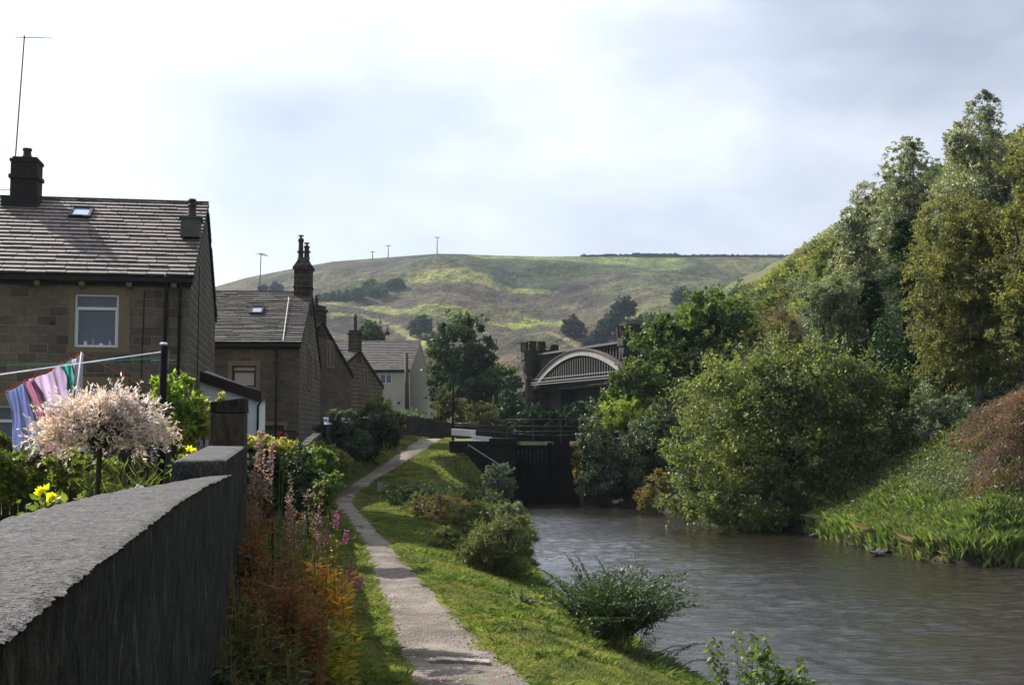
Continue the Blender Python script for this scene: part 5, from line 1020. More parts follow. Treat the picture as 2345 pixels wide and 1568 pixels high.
pxplant('hedge', 'glossy climbing hedge with pale top leaves just beyond the stone pillar', 'hedge', 20.3, 625, [(600, 1045, 34, 42, -.3), (650, 1050, 40, 45), (690, 1075, 34, 45, .6), (610, 1110, 40, 50), (670, 1130, 45, 50, .5), (600, 1020, 26, 20, 0)], 15000, .055, .042, M['l_ivy'], tr=.02, sub=.3)
pxplant('hedge', 'thin cap of pale variegated leaves on the hedge by the red rose', 'hedge', 19.6, 610, [(590, 1012, 24, 12), (625, 1018, 24, 12), (655, 1022, 20, 10)], 1700, .055, .04, M['l_yellow'], tr=.01, limbs=0, sub=.45)
pxplant('shrub', 'leafy green elder bush between the hedge and the path', 'shrub', 31, 725, [(715, 1060, 34, 34), (745, 1085, 28, 44), (700, 1090, 30, 40), (760, 1120, 18, 40, -1), (730, 1135, 34, 45, -1), (695, 1030, 14, 12), (680, 1060, 20, 28)], 13000, .085, .055, leafmat('elder_leaves', [(.04, .07, .02), (.07, .11, .03), (.11, .15, .04)], .45, .08, .38, 1.5), tr=.03, sub=.3)
pxplant('shrub', 'yellowish twiggy shrub above the path bend below the ivy mound', 'shrub', 43, 765, [(745, 1030, 22, 18), (770, 1055, 28, 24), (735, 1050, 22, 20), (785, 1080, 16, 20), (760, 1090, 20, 24)], 6000, .09, .06, leafmat('yellowing_leaves', [(.06, .07, .02), (.12, .13, .03), (.05, .045, .02)], .45, .08, .38, 1.5), tr=.02, limbs=12, sub=.32)
pxplant('shrub', 'grey-leaved willow bush below the lock wing wall at the water', 'shrub', 70.2, 1140, [(1140, 1095, 28, 26), (1125, 1080, 14, 14), (1158, 1085, 16, 20), (1140, 1120, 36, 20), (1165, 1115, 14, 22)], 6500, .13, .05, M['l_silver'], tr=.03, limbs=12, sub=.35, zb=.4)
# bank bushes
hb_m = leafmat('bank_bush_leaves', [(.03, .045, .016), (.06, .075, .028), (.10, .115, .05), (.05, .045, .025)], .36, .08, .4, 1.2)
pxplant('shrub', 'small grey-green bush with a pale post in it, leftmost on the canal bank', 'shrub', 58.5, 905, [(900, 1130, 22, 20), (920, 1145, 20, 16), (885, 1140, 14, 14)], 4000, .08, .045, leafmat('grey_green_leaves', [(.05, .06, .025), (.09, .10, .045)], .35, .08), tr=.02, limbs=8)
pxplant('shrub', 'dark wide bush at the far end of the bank row', 'shrub', 54, 975, [(925, 1150, 38, 30), (975, 1150, 44, 32), (960, 1190, 50, 36), (1010, 1160, 44, 30), (1040, 1145, 46, 18, 6), (1095, 1150, 46, 14, 8), (1000, 1210, 36, 30, -2)], 22000, .10, .04, M['l_dark'], tr=.03, zb=.5)
pxplant('shrub', 'brown and red tinged bush in the middle of the bank row', 'shrub', 46, 1010, [(1000, 1185, 40, 36), (1050, 1190, 46, 38), (985, 1215, 36, 30), (1035, 1240, 50, 34), (1075, 1220, 44, 40)], 17000, .09, .035, leafmat('reddish_bush_leaves', [(.045, .045, .018), (.07, .042, .028), (.05, .06, .022), (.085, .045, .035)], .35, .07, .4, 1), tr=.03, limbs=12, zb=.5)
pxplant('shrub', 'feathery olive bush leaning over the water beside the red tinged one', 'shrub', 40.5, 1095, [(1085, 1200, 46, 36), (1130, 1210, 50, 40), (1100, 1255, 56, 42), (1170, 1215, 34, 34), (1060, 1250, 40, 36)], 20000, .09, .032, hb_m, tr=.03, limbs=16, zb=.55)
pxplant('shrub', 'nearest bushy clump of the bank row with bare stems at its foot', 'shrub', 33.6, 1150, [(1135, 1250, 54, 48), (1178, 1235, 38, 40), (1105, 1275, 42, 38), (1168, 1290, 46, 42), (1130, 1310, 40, 30)], 21000, .075, .028, hb_m, tr=.03, limbs=22, zb=.55, sub=.32)
def fern(name, label, px, Y, n, Lf, mat, spread=.8, hang=None, dens=1.0, cat='fern', leanx=0, pin=.5):
    X = (px-1172.5)/F*Y; base = (X, Y, g1(X, Y)); root = thing(name, label, cat, base); mb = MB(); C = []; A = []; LL = []
    for i in range(n):
        az = random.uniform(0, 6.28); el = random.uniform(.75, 1.35); L_ = Lf*random.uniform(.6, 1.1); d = Vector((math.cos(az)*math.cos(el)*spread+leanx, math.sin(az)*math.cos(el)*spread, math.sin(el))).normalized(); s = Vector((random.gauss(0, .22), random.gauss(0, .2), 0))
        pts = []; p_ = s.copy(); dd = d.copy()
        for k in range(13): pts.append(p_.copy()); dd = (dd+Vector((d.x*.04, d.y*.04, -.075*(k/6)))).normalized(); p_ += dd*L_/12
        mb.tube(pts[::3], [.006, .005, .004, .003, .0015], 4, False)
        for k in range(3, 13):
            tn = (pts[k]-pts[k-1]).normalized(); sd = tn.cross(Vector((0, 0, 1))); sd = sd.normalized() if sd.length > .1 else Vector((1, 0, 0)); pl = pin*L_*.42*math.sin(math.pi*min(1, (k-1)/11.5))**.8
            for sgn in (-1, 1):
                ax_ = (sd*sgn+tn*.45).normalized(); m = max(2, int(7*dens))
                for j in range(m):
                    q = pts[k]+ax_*pl*j/m; C.append(q); A.append(ax_*.5+tn*.8*(1 if j % 2 else -.6)+Vector((0, 0, -.1))); LL.append(pl*.30*(1.1-j/m)+.012)
    mb.build('stems', M['rushes'], root); LL = np.array(LL); leaves('foliage', np.array(C), LL, LL*.42, mat, root, axis=np.array(A), fold=.1); return root
fern('fern', 'large dark feathery fern clump at the water edge in the right foreground', 1402, 22.4, 150, 1.75, leafmat('dark_fern', [(.016, .030, .011), (.028, .045, .016), (.012, .022, .008), (.045, .065, .028)], .3, .10, .4, 2), .9, dens=1.1, leanx=.03)
fern('fern', 'low bracken spray hanging to the water right of the fern clump', 1490, 21.2, 14, .8, leafmat('grey_fern', [(.035, .045, .028), (.055, .065, .04)], .3, .1), 1.3, leanx=.35)
# nettles bottom right
for (px, Y, n, h, lab) in ((1665, 18.2, 3, .95, 'thin nettle stems, leftmost at the bottom right water edge'), (1712, 18.0, 4, 1.0, 'middle nettle stems in the bottom right corner group'), (1775, 17.6, 16, .8, 'broad leafy nettle clump at the bottom right'), (1850, 17.4, 9, .55, 'low nettle clump, rightmost at the bottom edge')):
    X = (px-1172.5)/F*Y; bp = [(X+random.gauss(0, .045*n**.5), Y+random.gauss(0, .1), .0) for _ in range(n)]; zt = 4.3-(1568-985)/F*Y
    bp = [(a, b, max(.05, g1(a, b))) for a, b, _ in bp]
    stalks('nettle', lab, 'plant', bp, [h*random.uniform(.75, 1.15)+.25 for _ in bp], leafmat('nettle_leaves_%d' % px, [(.03, .05, .018), (.06, .09, .025), (.10, .14, .035)], .4, .1), 46, .10, .055, lean=.1, up=-.1, low=.15)
# willowherb against the wall
def herb(lab, pxs, Y, n, h, lm, flower, leafn=60, LL=.12, LW=.026, gzoff=0, fn=70, ftop=.28, fL=.03, yj=.5, lean=.08):
    bp = []
    for _ in range(n):
        px = random.uniform(*pxs); y = Y+random.uniform(-yj, yj); X = (px-1172.5)/F*y; bp.append((X, y, g1(X, y)-.05))
    return stalks('willowherb', lab, 'plant', bp, [h*random.uniform(.8, 1.1) for _ in bp], lm, leafn, LL, LW, flower, ftop, fn, fL, lean=lean, up=.5, group=None, low=.02)
herb('tall pale fluffy-topped willowherb spikes nearest the parapet wall', (575, 612), 15.3, 4, 2.5, M['l_rust'], M['l_fluff'], 90, fn=200, fL=.045, ftop=.3, yj=.4, lean=.03)
herb('rust-red willowherb thicket against the foot of the wall', (560, 690), 14.0, 34, 1.75, M['l_rust'], M['l_rust'], 90, fn=20)
herb('dark brown-red willowherb mass in the middle of the thicket', (590, 735), 12.8, 40, 1.35, M['l_rust'], M['l_rust'], 90, fn=20)
herb('willowherb with seed spikes and magenta tips standing above the thicket', (650, 735), 16.6, 13, 2.1, M['l_herb'], M['l_fluff'], 80, fn=80, ftop=.36, lean=.04)
herb('few magenta-flowered willowherb stems beside the path', (690, 770), 17.5, 5, 1.95, M['l_herb'], M['l_magenta'], 60, fn=50, ftop=.12, fL=.035)
herb('bright orange and yellow leaved willowherb catching the sun by the path', (715, 800), 16.1, 24, 1.75, M['l_orange'], M['l_orange'], 80, LL=.14, LW=.034, fn=8)
herb('green and yellow willowherb leaning out over the path edge', (740, 815), 15.0, 15, 1.0, leafmat('green_yellow_herb', [(.07, .11, .02), (.16, .18, .03), (.26, .16, .03)], .5, .08, .4, 3), M['l_orange'], 60, LL=.14, LW=.036, fn=6, lean=.22)
herb('single pink-tipped stems at the right side of the thicket', (795, 822), 16.8, 3, 1.25, M['l_herb'], M['l_magenta'], 40, fn=60, ftop=.12, fL=.04)
herb('dull green and brown weeds in shade at the bottom of the wall', (520, 700), 10.9, 60, .95, leafmat('shade_weeds', [(.022, .032, .012), (.05, .04, .018), (.035, .05, .018), (.08, .05, .02)], .35, .07, .4, 3), M['l_rust'], 60, LL=.10, LW=.028, fn=8, yj=1.2)
herb('dark weeds in the wall shadow nearest the camera', (480, 760), 9.0, 50, .6, leafmat('shade_weeds_near', [(.02, .035, .012), (.04, .045, .018), (.035, .06, .02)], .35, .07, .4, 3), M['l_rust'], 46, LL=.09, LW=.03, fn=3, yj=1.2)

for (px, Y, blb, lab, lm_) in ((1075, 36.5, [(1045, 1265, 36, 40), (1085, 1290, 38, 38), (1100, 1250, 34, 44), (1020, 1250, 30, 34)], 'olive shrub filling the bank row just before its nearest clump', hb_m), (985, 49, [(975, 1190, 34, 34), (1010, 1215, 36, 34), (950, 1175, 30, 30), (1000, 1170, 34, 26)], 'yellowish-green shrub in the bank row between the dark and the brown tinged bushes', leafmat('yellowish_bank_leaves', [(.06, .07, .02), (.09, .10, .035), (.05, .045, .02)], .36, .08, .4, 1.2)), (1180, 35.0, [(1185, 1200, 22, 34), (1196, 1240, 16, 34), (1165, 1185, 26, 24)], 'slender-leaved shrub at the water side of the nearest bank clump', M['l_silver']), (900, 60, [(905, 1130, 30, 18), (935, 1128, 34, 18), (890, 1150, 20, 18)], 'pale grassy bush beside the two short stone posts', M['l_brack'])):
    pxplant('shrub', lab, 'shrub', Y, px, blb, 7000, .08, .03, lm_, tr=.02, limbs=12, zb=.55)
# ------------------------------------------------------------------ right bank
pxplant('willow_bush', 'huge round sallow bush hanging over the water in the middle of the right bank', 'bush', 57, 1800, [(1800, 930, 150, 130), (1680, 980, 130, 130), (1900, 900, 130, 100), (1980, 960, 110, 110), (1850, 860, 110, 70), (1640, 1080, 120, 110, -1.5), (1780, 1080, 150, 110, -1), (1900, 1060, 130, 100), (1600, 1150, 80, 48, -3), (1690, 1165, 100, 42, -3.2), (1780, 1165, 80, 42, -2.5), (1720, 870, 90, 60), (2050, 920, 60, 70)], 78000, .18, .095, M['l_willow'], tr=.16, limbs=34, sub=.3, inner=.55)
pxplant('oak_tree', 'broad dark green oak rising behind the big sallow bush, hiding the viaduct end', 'tree', 80, 1610, [(1620, 760, 100, 85), (1530, 800, 80, 70), (1690, 790, 70, 80), (1620, 850, 120, 70), (1480, 860, 60, 50), (1560, 730, 50, 40), (1650, 710, 50, 40), (1740, 830, 50, 80), (1600, 900, 110, 60), (1520, 900, 60, 60), (1690, 880, 70, 60)], 34000, .27, .19, M['l_oak'], tr=.35, sub=.22)
pxplant('ash_tree', 'green leafy tree in front of the right half of the iron arch', 'tree', 76, 1420, [(1440, 890, 42, 46), (1400, 935, 34, 46), (1470, 900, 48, 56), (1458, 850, 28, 28), (1370, 985, 24, 40), (1500, 910, 50, 60)], 17000, .21, .14, M['l_oak'], tr=.16, sub=.26)
pxplant('willow_bush', 'yellow-green shrub glowing behind the right lock wall', 'bush', 74.5, 1455, [(1450, 945, 55, 34), (1420, 960, 34, 28), (1495, 950, 40, 34)], 10000, .14, .07, M['l_lime'], tr=.06, sub=.3)
pxplant('ivy_bush', 'dark glossy bushes overhanging the right lock wall down to the water', 'bush', 70.5, 1440, [(1355, 990, 26, 60), (1375, 1040, 34, 45), (1430, 1050, 50, 45), (1490, 1020, 50, 60), (1400, 1095, 50, 35), (1460, 1100, 50, 40), (1350, 1110, 22, 34), (1520, 970, 34, 50), (1345, 1060, 14, 40)], 34000, .12, .085, leafmat('glossy_dark_leaves', [(.022, .038, .018), (.04, .06, .026), (.07, .09, .045)], .25, .16, .35, .9), tr=.08, sub=.26)
pxplant('creeper', 'red and yellow trailing creeper on the pale upright of the right lock wall', 'plant', 71.9, 1322, [(1320, 1032, 9, 18), (1318, 1062, 7, 22), (1322, 1095, 6, 22)], 1600, .09, .06, leafmat('autumn_creeper', [(.16, .05, .03), (.12, .12, .03), (.07, .08, .025)], .4, .06, .4, 1.5), tr=.02, limbs=3, sub=.5)
pxplant('shrub', 'small olive and rust bush at the water left of the big sallow', 'shrub', 64.5, 1500, [(1500, 1120, 32, 26), (1480, 1140, 24, 22), (1520, 1100, 24, 26), (1510, 1150, 30, 14)], 8000, .10, .055, leafmat('olive_rust_leaves', [(.05, .06, .025), (.09, .10, .03), (.13, .05, .045)], .35, .08, .4, 1), tr=.03)
bk = dict(bark=M['birchbark'])
pxplant('birch_tree', 'tallest birch at upper right with a pointed silvery crown', 'tree', 59, 2240, [(2252, 270, 34, 52), (2230, 340, 52, 58), (2290, 370, 44, 60), (2190, 330, 24, 46), (2245, 430, 80, 66), (2180, 470, 50, 60), (2300, 460, 50, 60), (2255, 225, 12, 18)], 30000, .11, .065, M['l_birch'], tr=.16, limbs=44, sub=.3, zb=-.5, inner=.2, **bk)
pxplant('birch_tree', 'second silvery birch left of the tallest one', 'tree', 64, 2085, [(2075, 365, 44, 42), (2050, 430, 44, 55), (2105, 440, 50, 65), (2060, 520, 60, 65), (2120, 530, 44, 60), (2085, 335, 22, 20)], 24000, .11, .065, M['l_birch'], tr=.14, limbs=34, sub=.2, zb=-.5, inner=.2, **bk)
pxplant('birch_tree', 'third birch, leaning left at the edge of the hillside wood', 'tree', 68, 1990, [(1985, 470, 34, 45), (1955, 530, 34, 50), (2000, 560, 50, 60), (1950, 610, 44, 50), (1985, 660, 60, 55), (1940, 500, 12, 24)], 22000, .12, .07, M['l_birch'], tr=.13, limbs=30, sub=.3, zb=-.5, inner=.2, **bk)
pxplant('birch_tree', 'golden-green birch with a pale trunk in front of the tallest birch', 'tree', 53.5, 2243, [(2190, 520, 80, 70), (2260, 560, 80, 90), (2160, 620, 80, 80), (2240, 680, 110, 90), (2140, 720, 60, 70), (2200, 790, 90, 70), (2180, 850, 70, 50), (2270, 850, 80, 50), (2300, 720, 60, 100), (2320, 600, 50, 90)], 52000, .12, .07, M['l_gold'], tr=.14, limbs=26, sub=.25, zb=-.4, inner=.2, **bk)
pxplant('birch_tree', 'dark yellowing tree filling the right edge of the picture', 'tree', 50, 2360, [(2345, 420, 46, 90), (2380, 520, 70, 110), (2350, 640, 60, 110), (2400, 700, 90, 120), (2340, 780, 50, 80)], 30000, .13, .075, M['l_gold'], tr=.18, limbs=14, sub=.27, inner=.2)
# conifer: drooping tiers
def conifer(label, px, Y, ytop, ybot, rpx, n):
    X = (px-1172.5)/F*Y; b = (X, Y, g1(X, Y)); zt = at(px, ytop, Y)[2]-b[2]; root = thing('conifer_tree', label, 'tree', b); MB().tube([(0, 0, -.3), (0, 0, zt)], [.2, .02], 8).build('trunk', M['bark'], root, True)
    C = []; A = []; r0 = rpx*Y/F; mb = MB()
    for k in range(n):
        t_ = random.random()**.8; z = zt*(.08+.92*t_); rr = r0*(1-t_)**.8+.15; a = random.uniform(0, 6.28); m = 42
        d = Vector((math.cos(a), math.sin(a), -.15))
        for j in range(m): q = (j/m)**.7; s = Vector((0, 0, z))+d*rr*q+Vector((0, 0, -.25*rr*q*q)); C.append(s+Vector((random.gauss(0, .1), random.gauss(0, .1), random.gauss(0, .05)))); A.append(d*.7+Vector((random.gauss(0, .6), random.gauss(0, .6), -.25)))
    leaves('crown', np.array(C), .22, .05, M['l_con'], root, axis=np.array(A)); return root
conifer('dark conifer standing in shade between the birches and the big sallow', 2075, 61, 500, 860, 95, 300)
conifer('second dark conifer, lower and left of the first', 2000, 66, 640, 860, 80, 220)
pxplant('willow_tree', 'silver-leaved willow left of the conifers on the hillside', 'tree', 66, 1900, [(1890, 680, 52, 44), (1940, 700, 50, 50), (1900, 740, 60, 50), (1860, 720, 30, 34), (1930, 770, 56, 44)], 22000, .14, .065, M['l_silver'], tr=.12, sub=.26)
pxplant('shrub', 'bare pinkish-brown twiggy shrub above the big sallow', 'shrub', 74, 1795, [(1790, 740, 38, 44), (1810, 780, 36, 34), (1775, 780, 26, 28)], 7000, .13, .04, leafmat('brown_twig_leaves', [(.10, .075, .055), (.075, .06, .045), (.06, .07, .03)], .3, .06), tr=.05, limbs=20, sub=.4)
pxplant('shrub', 'silvery sapling willow on the slope between the sallow and the birch trunk', 'shrub', 52, 2170, [(2170, 950, 46, 40), (2140, 980, 40, 34), (2205, 930, 30, 34), (2120, 920, 30, 44)], 10000, .11, .05, M['l_silver'], tr=.04, limbs=12)
pxplant('dark_tree', 'dark underwood filling the gap below the birches', 'tree', 58, 2130, [(2130, 850, 90, 60), (2240, 860, 100, 60), (2050, 830, 60, 60), (2330, 830, 70, 60)], 16000, .17, .1, M['l_con'], tr=.08, sub=.28)
# hillside scrub: four kinds, copied
kinds = []
for k, (lm, lab) in enumerate(((M['l_oak'], 'round dark green'), (M['l_willow'], 'bright green'), (M['l_silver'], 'grey-green'), (M['l_gold'], 'yellowish'))):
    kinds.append((lab, lm))
protos = {}
adj = ['low', 'tall', 'wide', 'narrow', 'ragged', 'sparse', 'thick', 'leaning', 'small', 'squat']
scrub = [(1700, 660, 0), (1745, 640, 1), (1790, 625, 0), (1830, 600, 2), (1870, 590, 1), (1905, 560, 0), (1925, 620, 2), (1660, 700, 2), (1715, 700, 1), (1770, 680, 0), (1830, 650, 2), (1870, 660, 1), (1740, 740, 0), (1800, 700, 3), (1850, 770, 2), (1600, 690, 1), (1560, 700, 0), (1890, 800, 1), (1650, 740, 3), (1930, 540, 1), (1900, 640, 3), (1680, 760, 2), (1980, 700, 0), (2060, 740, 1), (2120, 700, 2), (2200, 620, 0)]
for i, (px, py, k) in enumerate(scrub):
    py += 22; Yt = float(np.interp(py, [540, 600, 700, 800], [175, 160, 110, 86]))+(i % 5)*3; X = (px-1172.5)/F*Yt; z = g1(X, Yt); hgt = max(2.5, at(px, py, Yt)[2]-z); hgt = min(hgt, 5.2)
    lab = f'{adj[i % 10]} {kinds[k][0]} bush ' + ('high near the hillside skyline' if py < 630 else 'halfway up the wooded slope' if py < 700 else 'low on the slope behind the sallow')+(' towards the birches' if px > 1820 else ' towards the oak')
    if k not in protos:
        protos[k] = plant('hillside_bush', lab, 'bush', (X, Yt, z), [(0, 0, 2.6, 2.6, 2.6, 2.4), (1.6, .4, 1.8, 2.2, 2.2, 1.8), (-1.7, -.3, 1.7, 2.1, 2.2, 1.7), (.3, -.4, 4.2, 1.5, 1.5, 1.4)], 9000, .24, .15, kinds[k][1], tr=.12, sub=.26, group='bushes on the right hillside'); protos[k].scale = (hgt/5.6,)*3; hp = hgt
    else: copy_tree(protos[k], (X, Yt, z-.1), random.uniform(0, 6), lab, hgt/5.6, random.uniform(.85, 1.1))
for i in range(64):
    Yt = random.uniform(84, 205); X = random.uniform(.10, .34)*Yt+2
    if X < 12: continue
    k = random.choice((0, 1, 1, 2, 0, 3)); o = copy_tree(protos[k], (X, Yt, g1(X, Yt)-.2), random.uniform(0, 6), 'one of many leafy bushes closing together over the wooded right hillside', random.uniform(.4, .68), random.uniform(.8, 1.1))
# wooded slope ground cover between bushes
C = []
for _ in range(60000):
    y = random.uniform(76, 210); x = random.uniform(5.5, 70)
    C.append((x, y))
C = np.array(C); z = gz(C[:, 0], C[:, 1]); P_ = np.stack([C[:, 0], C[:, 1], z+rng.uniform(.0, 1, len(C))*np.clip(.9+vnoise(C[:, 0], C[:, 1], 4, 17)*2.2, .2, 2)], 1)
tag(leaves('slope_undergrowth', P_, .45, .28, leafmat('bracken_slope', [(.075, .10, .022), (.11, .14, .03), (.06, .075, .025), (.12, .08, .035)], .4, .06, .5, .08), None, zb=.3), kind='stuff')
# bank ground cover: brambles + bracken on the near right slope
def scatter(n, xr_, yr_, cond):
    out = []
    while len(out) < n:
        m = 20000; x = rng.uniform(*xr_, m); y = rng.uniform(*yr_, m); d = poly_dist(np.stack([x, y], 1), water_poly); ok = cond(x, y, d); q = np.stack([x, y], 1)[ok]; out += list(q)
        if len(q) == 0: break
    q = np.array(out[:n]); return np.stack([q[:, 0], q[:, 1], gz(q[:, 0], q[:, 1])], 1)
B = scatter(42000, (11.5, 30), (39, 62), lambda x, y, d: (d > 1.2) & (vnoise(x, y, 1.6, 8)+.0 > -.28) & ~((((x-19.7)/3.6)**2+((y-46.0)/3.6)**2) < .75)); hgt = .35+vnoise(B[:, 0], B[:, 1], 1.1, 9)*.6
B[:, 2] += rng.uniform(0, 1, len(B))**.6*np.maximum(hgt, .1)*1.2
tag(leaves('brambles', B, .11, .075, M['l_bramble'], None, zb=.3), kind='stuff')
B = scatter(16000, (10.5, 24), (42, 66), lambda x, y, d: (d > .3) & (d < 6)); B[:, 2] += rng.uniform(0, .9, len(B)); tag(leaves('bracken', B, .2, .05, M['l_brack'], None, zb=.2), kind='stuff')
# heather mound
B = scatter(90000, (14, 26), (40, 50), lambda x, y, d: (d > 1.5) & ((((x-20.6)/5)**2+((y-46.0)/4.8)**2)+vnoise(x, y, 1.8, 66)*.9 < .75) & (vnoise(x, y, .9, 12)*.7+vnoise(x, y, 2.6, 32)*.6 > -.42)); B[:, 2] += .12+rng.uniform(0, 1, len(B))**.7*(.55+vnoise(B[:, 0], B[:, 1], .8, 13)*.9)
tag(leaves('heather', B, .075, .035, M['l_heath'], None, zb=.6), kind='stuff')
# tall bank grass in tussocks
def tuss(n, cond, H, lm, name, sp=.12, per=60, W=.016, lean=.55, xr_=(11.5, 32), yr_=(38.5, 52)):
    T = scatter(n, xr_, yr_, cond); P_ = np.repeat(T, per, 0); P_[:, :2] += rng.normal(size=(len(P_), 2))*sp; hs_ = np.repeat(rng.uniform(.6, 1.2, n), per)
    P_[:, 2] = gz(P_[:, 0], P_[:, 1])-.03; return tag(blades(name, P_, H*hs_, W, lm, None, lean), kind='stuff')
tuss(1500, lambda x, y, d: (d > .15) & (d < 2.3+vnoise(x, y, 2, 3)*1.2) & (x > 12.6), .52, M['lgrass'], 'bank_grass', .2, 95, .007, .3)
tuss(200, lambda x, y, d: (d > .1) & (d < 1.6) & (x > 13) & (vnoise(x, y, 1.5, 31) > -.25), .38, M['drygrass'], 'dry_grass', .17, 70, .007, .8)
tuss(40, lambda x, y, d: (d > .0) & (d < 1.4) & (x > 16), .35, M['l_brown'], 'red_brown_grass', .2, 90, .011, .9)
tuss(70, lambda x, y, d: (d > .1) & (d < .9) & (x < 13.4), .38, M['lgrass'], 'reed_tufts', .1, 60, .009, .4)
# rocks along the water
for i, (px, py) in enumerate([(1850, 1212), (1880, 1216), (1905, 1222), (1925, 1226), (1950, 1234), (1965, 1228), (1985, 1243), (2000, 1250), (1975, 1218), (1940, 1218), (2010, 1262), (1895, 1211), (1865, 1219), (1960, 1240), (2020, 1256)]):
    X, Y, _ = onz(px, py+7, .05); r_ = random.uniform(.14, .3); g_ = np.random.default_rng(i); mb = MB(); k = 9; pr = [(r_*.5, -r_*.5), (r_, -r_*.1), (r_*.9, r_*.3), (r_*.35, r_*.5)]
    mb.lathe(0, 0, pr, k, i); mb.v = [(v_[0]*g_.uniform(.7, 1.3)*1.4, v_[1]*g_.uniform(.75, 1.2), v_[2]*g_.uniform(.7, 1.25)*.8) for v_ in mb.v]; o = mb.build('rock', M['rock']); o.location = (X, Y, .06); o.rotation_euler = (random.uniform(-.3, .3), random.uniform(-.3, .3), i)
    tag(o, 'dark angular rock lying at the foot of the right bank by the water', 'rock', 'rocks along the right waterline')
# slabs across the path
for (px0, px1, py, dep, lab) in ((982, 1120, 1527, .3, 'pale worn stone slab step across the path at the bottom of the picture'), (770, 832, 1206, .35, 'thin pale kerb stone across the path further along in shade'), (795, 822, 1137, .5, 'small stone edge across the path at the foot of the ramp')):
    X0, Y0, Z0 = rayg(px0, py, 12); X1_, Y1_, Z1_ = rayg(px1, py+4, 12); V = []; 
    root = MB(); n = 9
    top = [(X0+(X1_-X0)*i/n, Y0+(Y1_-Y0)*i/n+random.uniform(-.03, .03)) for i in range(n+1)]
    for i in range(n):
        (a, b), (c, d) = top[i], top[i+1]; zA = g1(a, b); zB = g1(c, d); e0 = .075-.02*random.random(); root.hexa([(a, b, zA-.1), (c, d, zB-.1), (c, d+dep, zB-.1), (a, b+dep, zA-.1), (a, b, zA+e0), (c, d, zB+e0), (c, d+dep, g1(c, d+dep)+e0), (a, b+dep, g1(a, b+dep)+e0)])
    tag(root.build('stone_slab', M['slab']), lab, 'stone slab')
for (px, py, lab) in ((870, 1112, 'short squat stone post beside the ramp, left of two'), (884, 1118, 'short leaning stone post beside the ramp, right of two')):
    X, Y, Z = rayg(px, py+18, 12); mb = MB(); mb.hexa([(-.14, -.12, -.3), (.14, -.12, -.3), (.14, .12, -.3), (-.14, .12, -.3), (-.12, -.1, .5), (.13, -.1, .55), (.12, .1, .52), (-.12, .1, .5)]); o = mb.build('stone_post', M['slab'], bevel=.03); o.location = (X, Y, Z); tag(o, lab, 'stone post')

# ------------------------------------------------------------------ trees on the moor
hp_ = {}
hm_ = leafmat('distant_tree_leaves', [(.018, .032, .024), (.028, .045, .03)], .15, .03, .5, .08)
hm2 = leafmat('plantation_leaves', [(.05, .075, .045), (.075, .10, .055)], .3, .06, .5, .08)
def hilltree(px, py, wpx, lab, kind='a', zs=1.0, group=None, name='hill_tree'):
    x, y, z = hillpos(px, py); w = wpx*y/F
    if kind not in hp_:
        root = plant(name, lab, 'tree', (x, y, z-.6), [(0, 0, 4.4, 4.4, 4.4, 3.8), (2.4, .5, 3.4, 2.6, 2.6, 2.8), (-2.3, -.4, 3.2, 2.7, 2.6, 2.7), (.2, .3, 6.4, 2.6, 2.6, 2.0)], 7000, .75, .5, hm_ if kind == 'a' else hm2, tr=.3, sub=.3); root.scale = (w/9.5,)*3; hp_[kind] = root
        if group: root['group'] = group
        return
    r = copy_tree(hp_[kind], (x, y, z-.6), random.uniform(0, 6), lab, w/9.5, zs)
    if group: r['group'] = group
    elif 'group' in r: del r['group']
hilltree(1313, 770, 56, 'lone round tree on the moor slope above the viaduct turret', 'a', 1.05)
hilltree(965, 772, 58, 'blue-green tree on the slope just left of the big dark tree')
hilltree(1430, 735, 64, 'highest big tree of the cluster right of the lone round tree'); hilltree(1400, 770, 62, 'tall tree of the cluster between the lone tree and the right turret'); hilltree(1375, 790, 46, 'low tree at the left foot of the cluster above the iron arch'); hilltree(1465, 770, 56, 'tree directly above the right turret of the viaduct'); hilltree(1490, 760, 50, 'pale tree at the right end of the cluster, touching the oak'); hilltree(1440, 800, 50, 'lowest tree of the cluster hidden by the right turret')
hilltree(1560, 700, 50, 'rightmost tree on the moor foot, above the oak'); hilltree(1350, 800, 34, 'small bush-like tree on the slope above the arch crown'); hilltree(604, 672, 26, 'dark bush on the moor just above the second roof'); hilltree(630, 674, 34, 'wide dark bush beside the second house chimney')
k = 0
for (px, py, w) in ((745, 688, 22), (762, 686, 22), (778, 686, 24), (796, 686, 26), (812, 686, 30), (828, 684, 30), (838, 672, 30), (850, 668, 32), (862, 680, 28), (872, 672, 26), (898, 662, 26), (908, 662, 28), (916, 660, 22), (888, 664, 22), (730, 688, 18), (880, 678, 20)):
    hilltree(px, py, w, 'pale blue-green young tree in the plantation on the moor slope', 'b', 1.1, 'plantation trees on the moor')
# dry stone wall along the skyline at the right
mb = MB(); pr_ = None
for px in range(1330, 1850, 6):
    el = np.interp(px, SKY[:, 0], SKY[:, 1]); x = (px-1172.5)/F*1148; z = moor(np.array([float(px)]), np.array([.999]))[2][0]; h = 1.3+random.uniform(-.5, .6)+(1.2 if 1450 < px < 1560 else 0)
    if pr_: mb.hexa([(pr_[0], 1146, pr_[1]-3), (x, 1146, z-3), (x, 1149, z-3), (pr_[0], 1149, pr_[1]-3), (pr_[0], 1146, pr_[1]+h), (x, 1146, z+h), (x, 1149, z+h), (pr_[0], 1149, pr_[1]+h)])
    pr_ = (x, z)
tag(mb.build('dry_stone_wall', M['rock']), 'long dark dry stone wall and scrub line along the right skyline', 'wall')

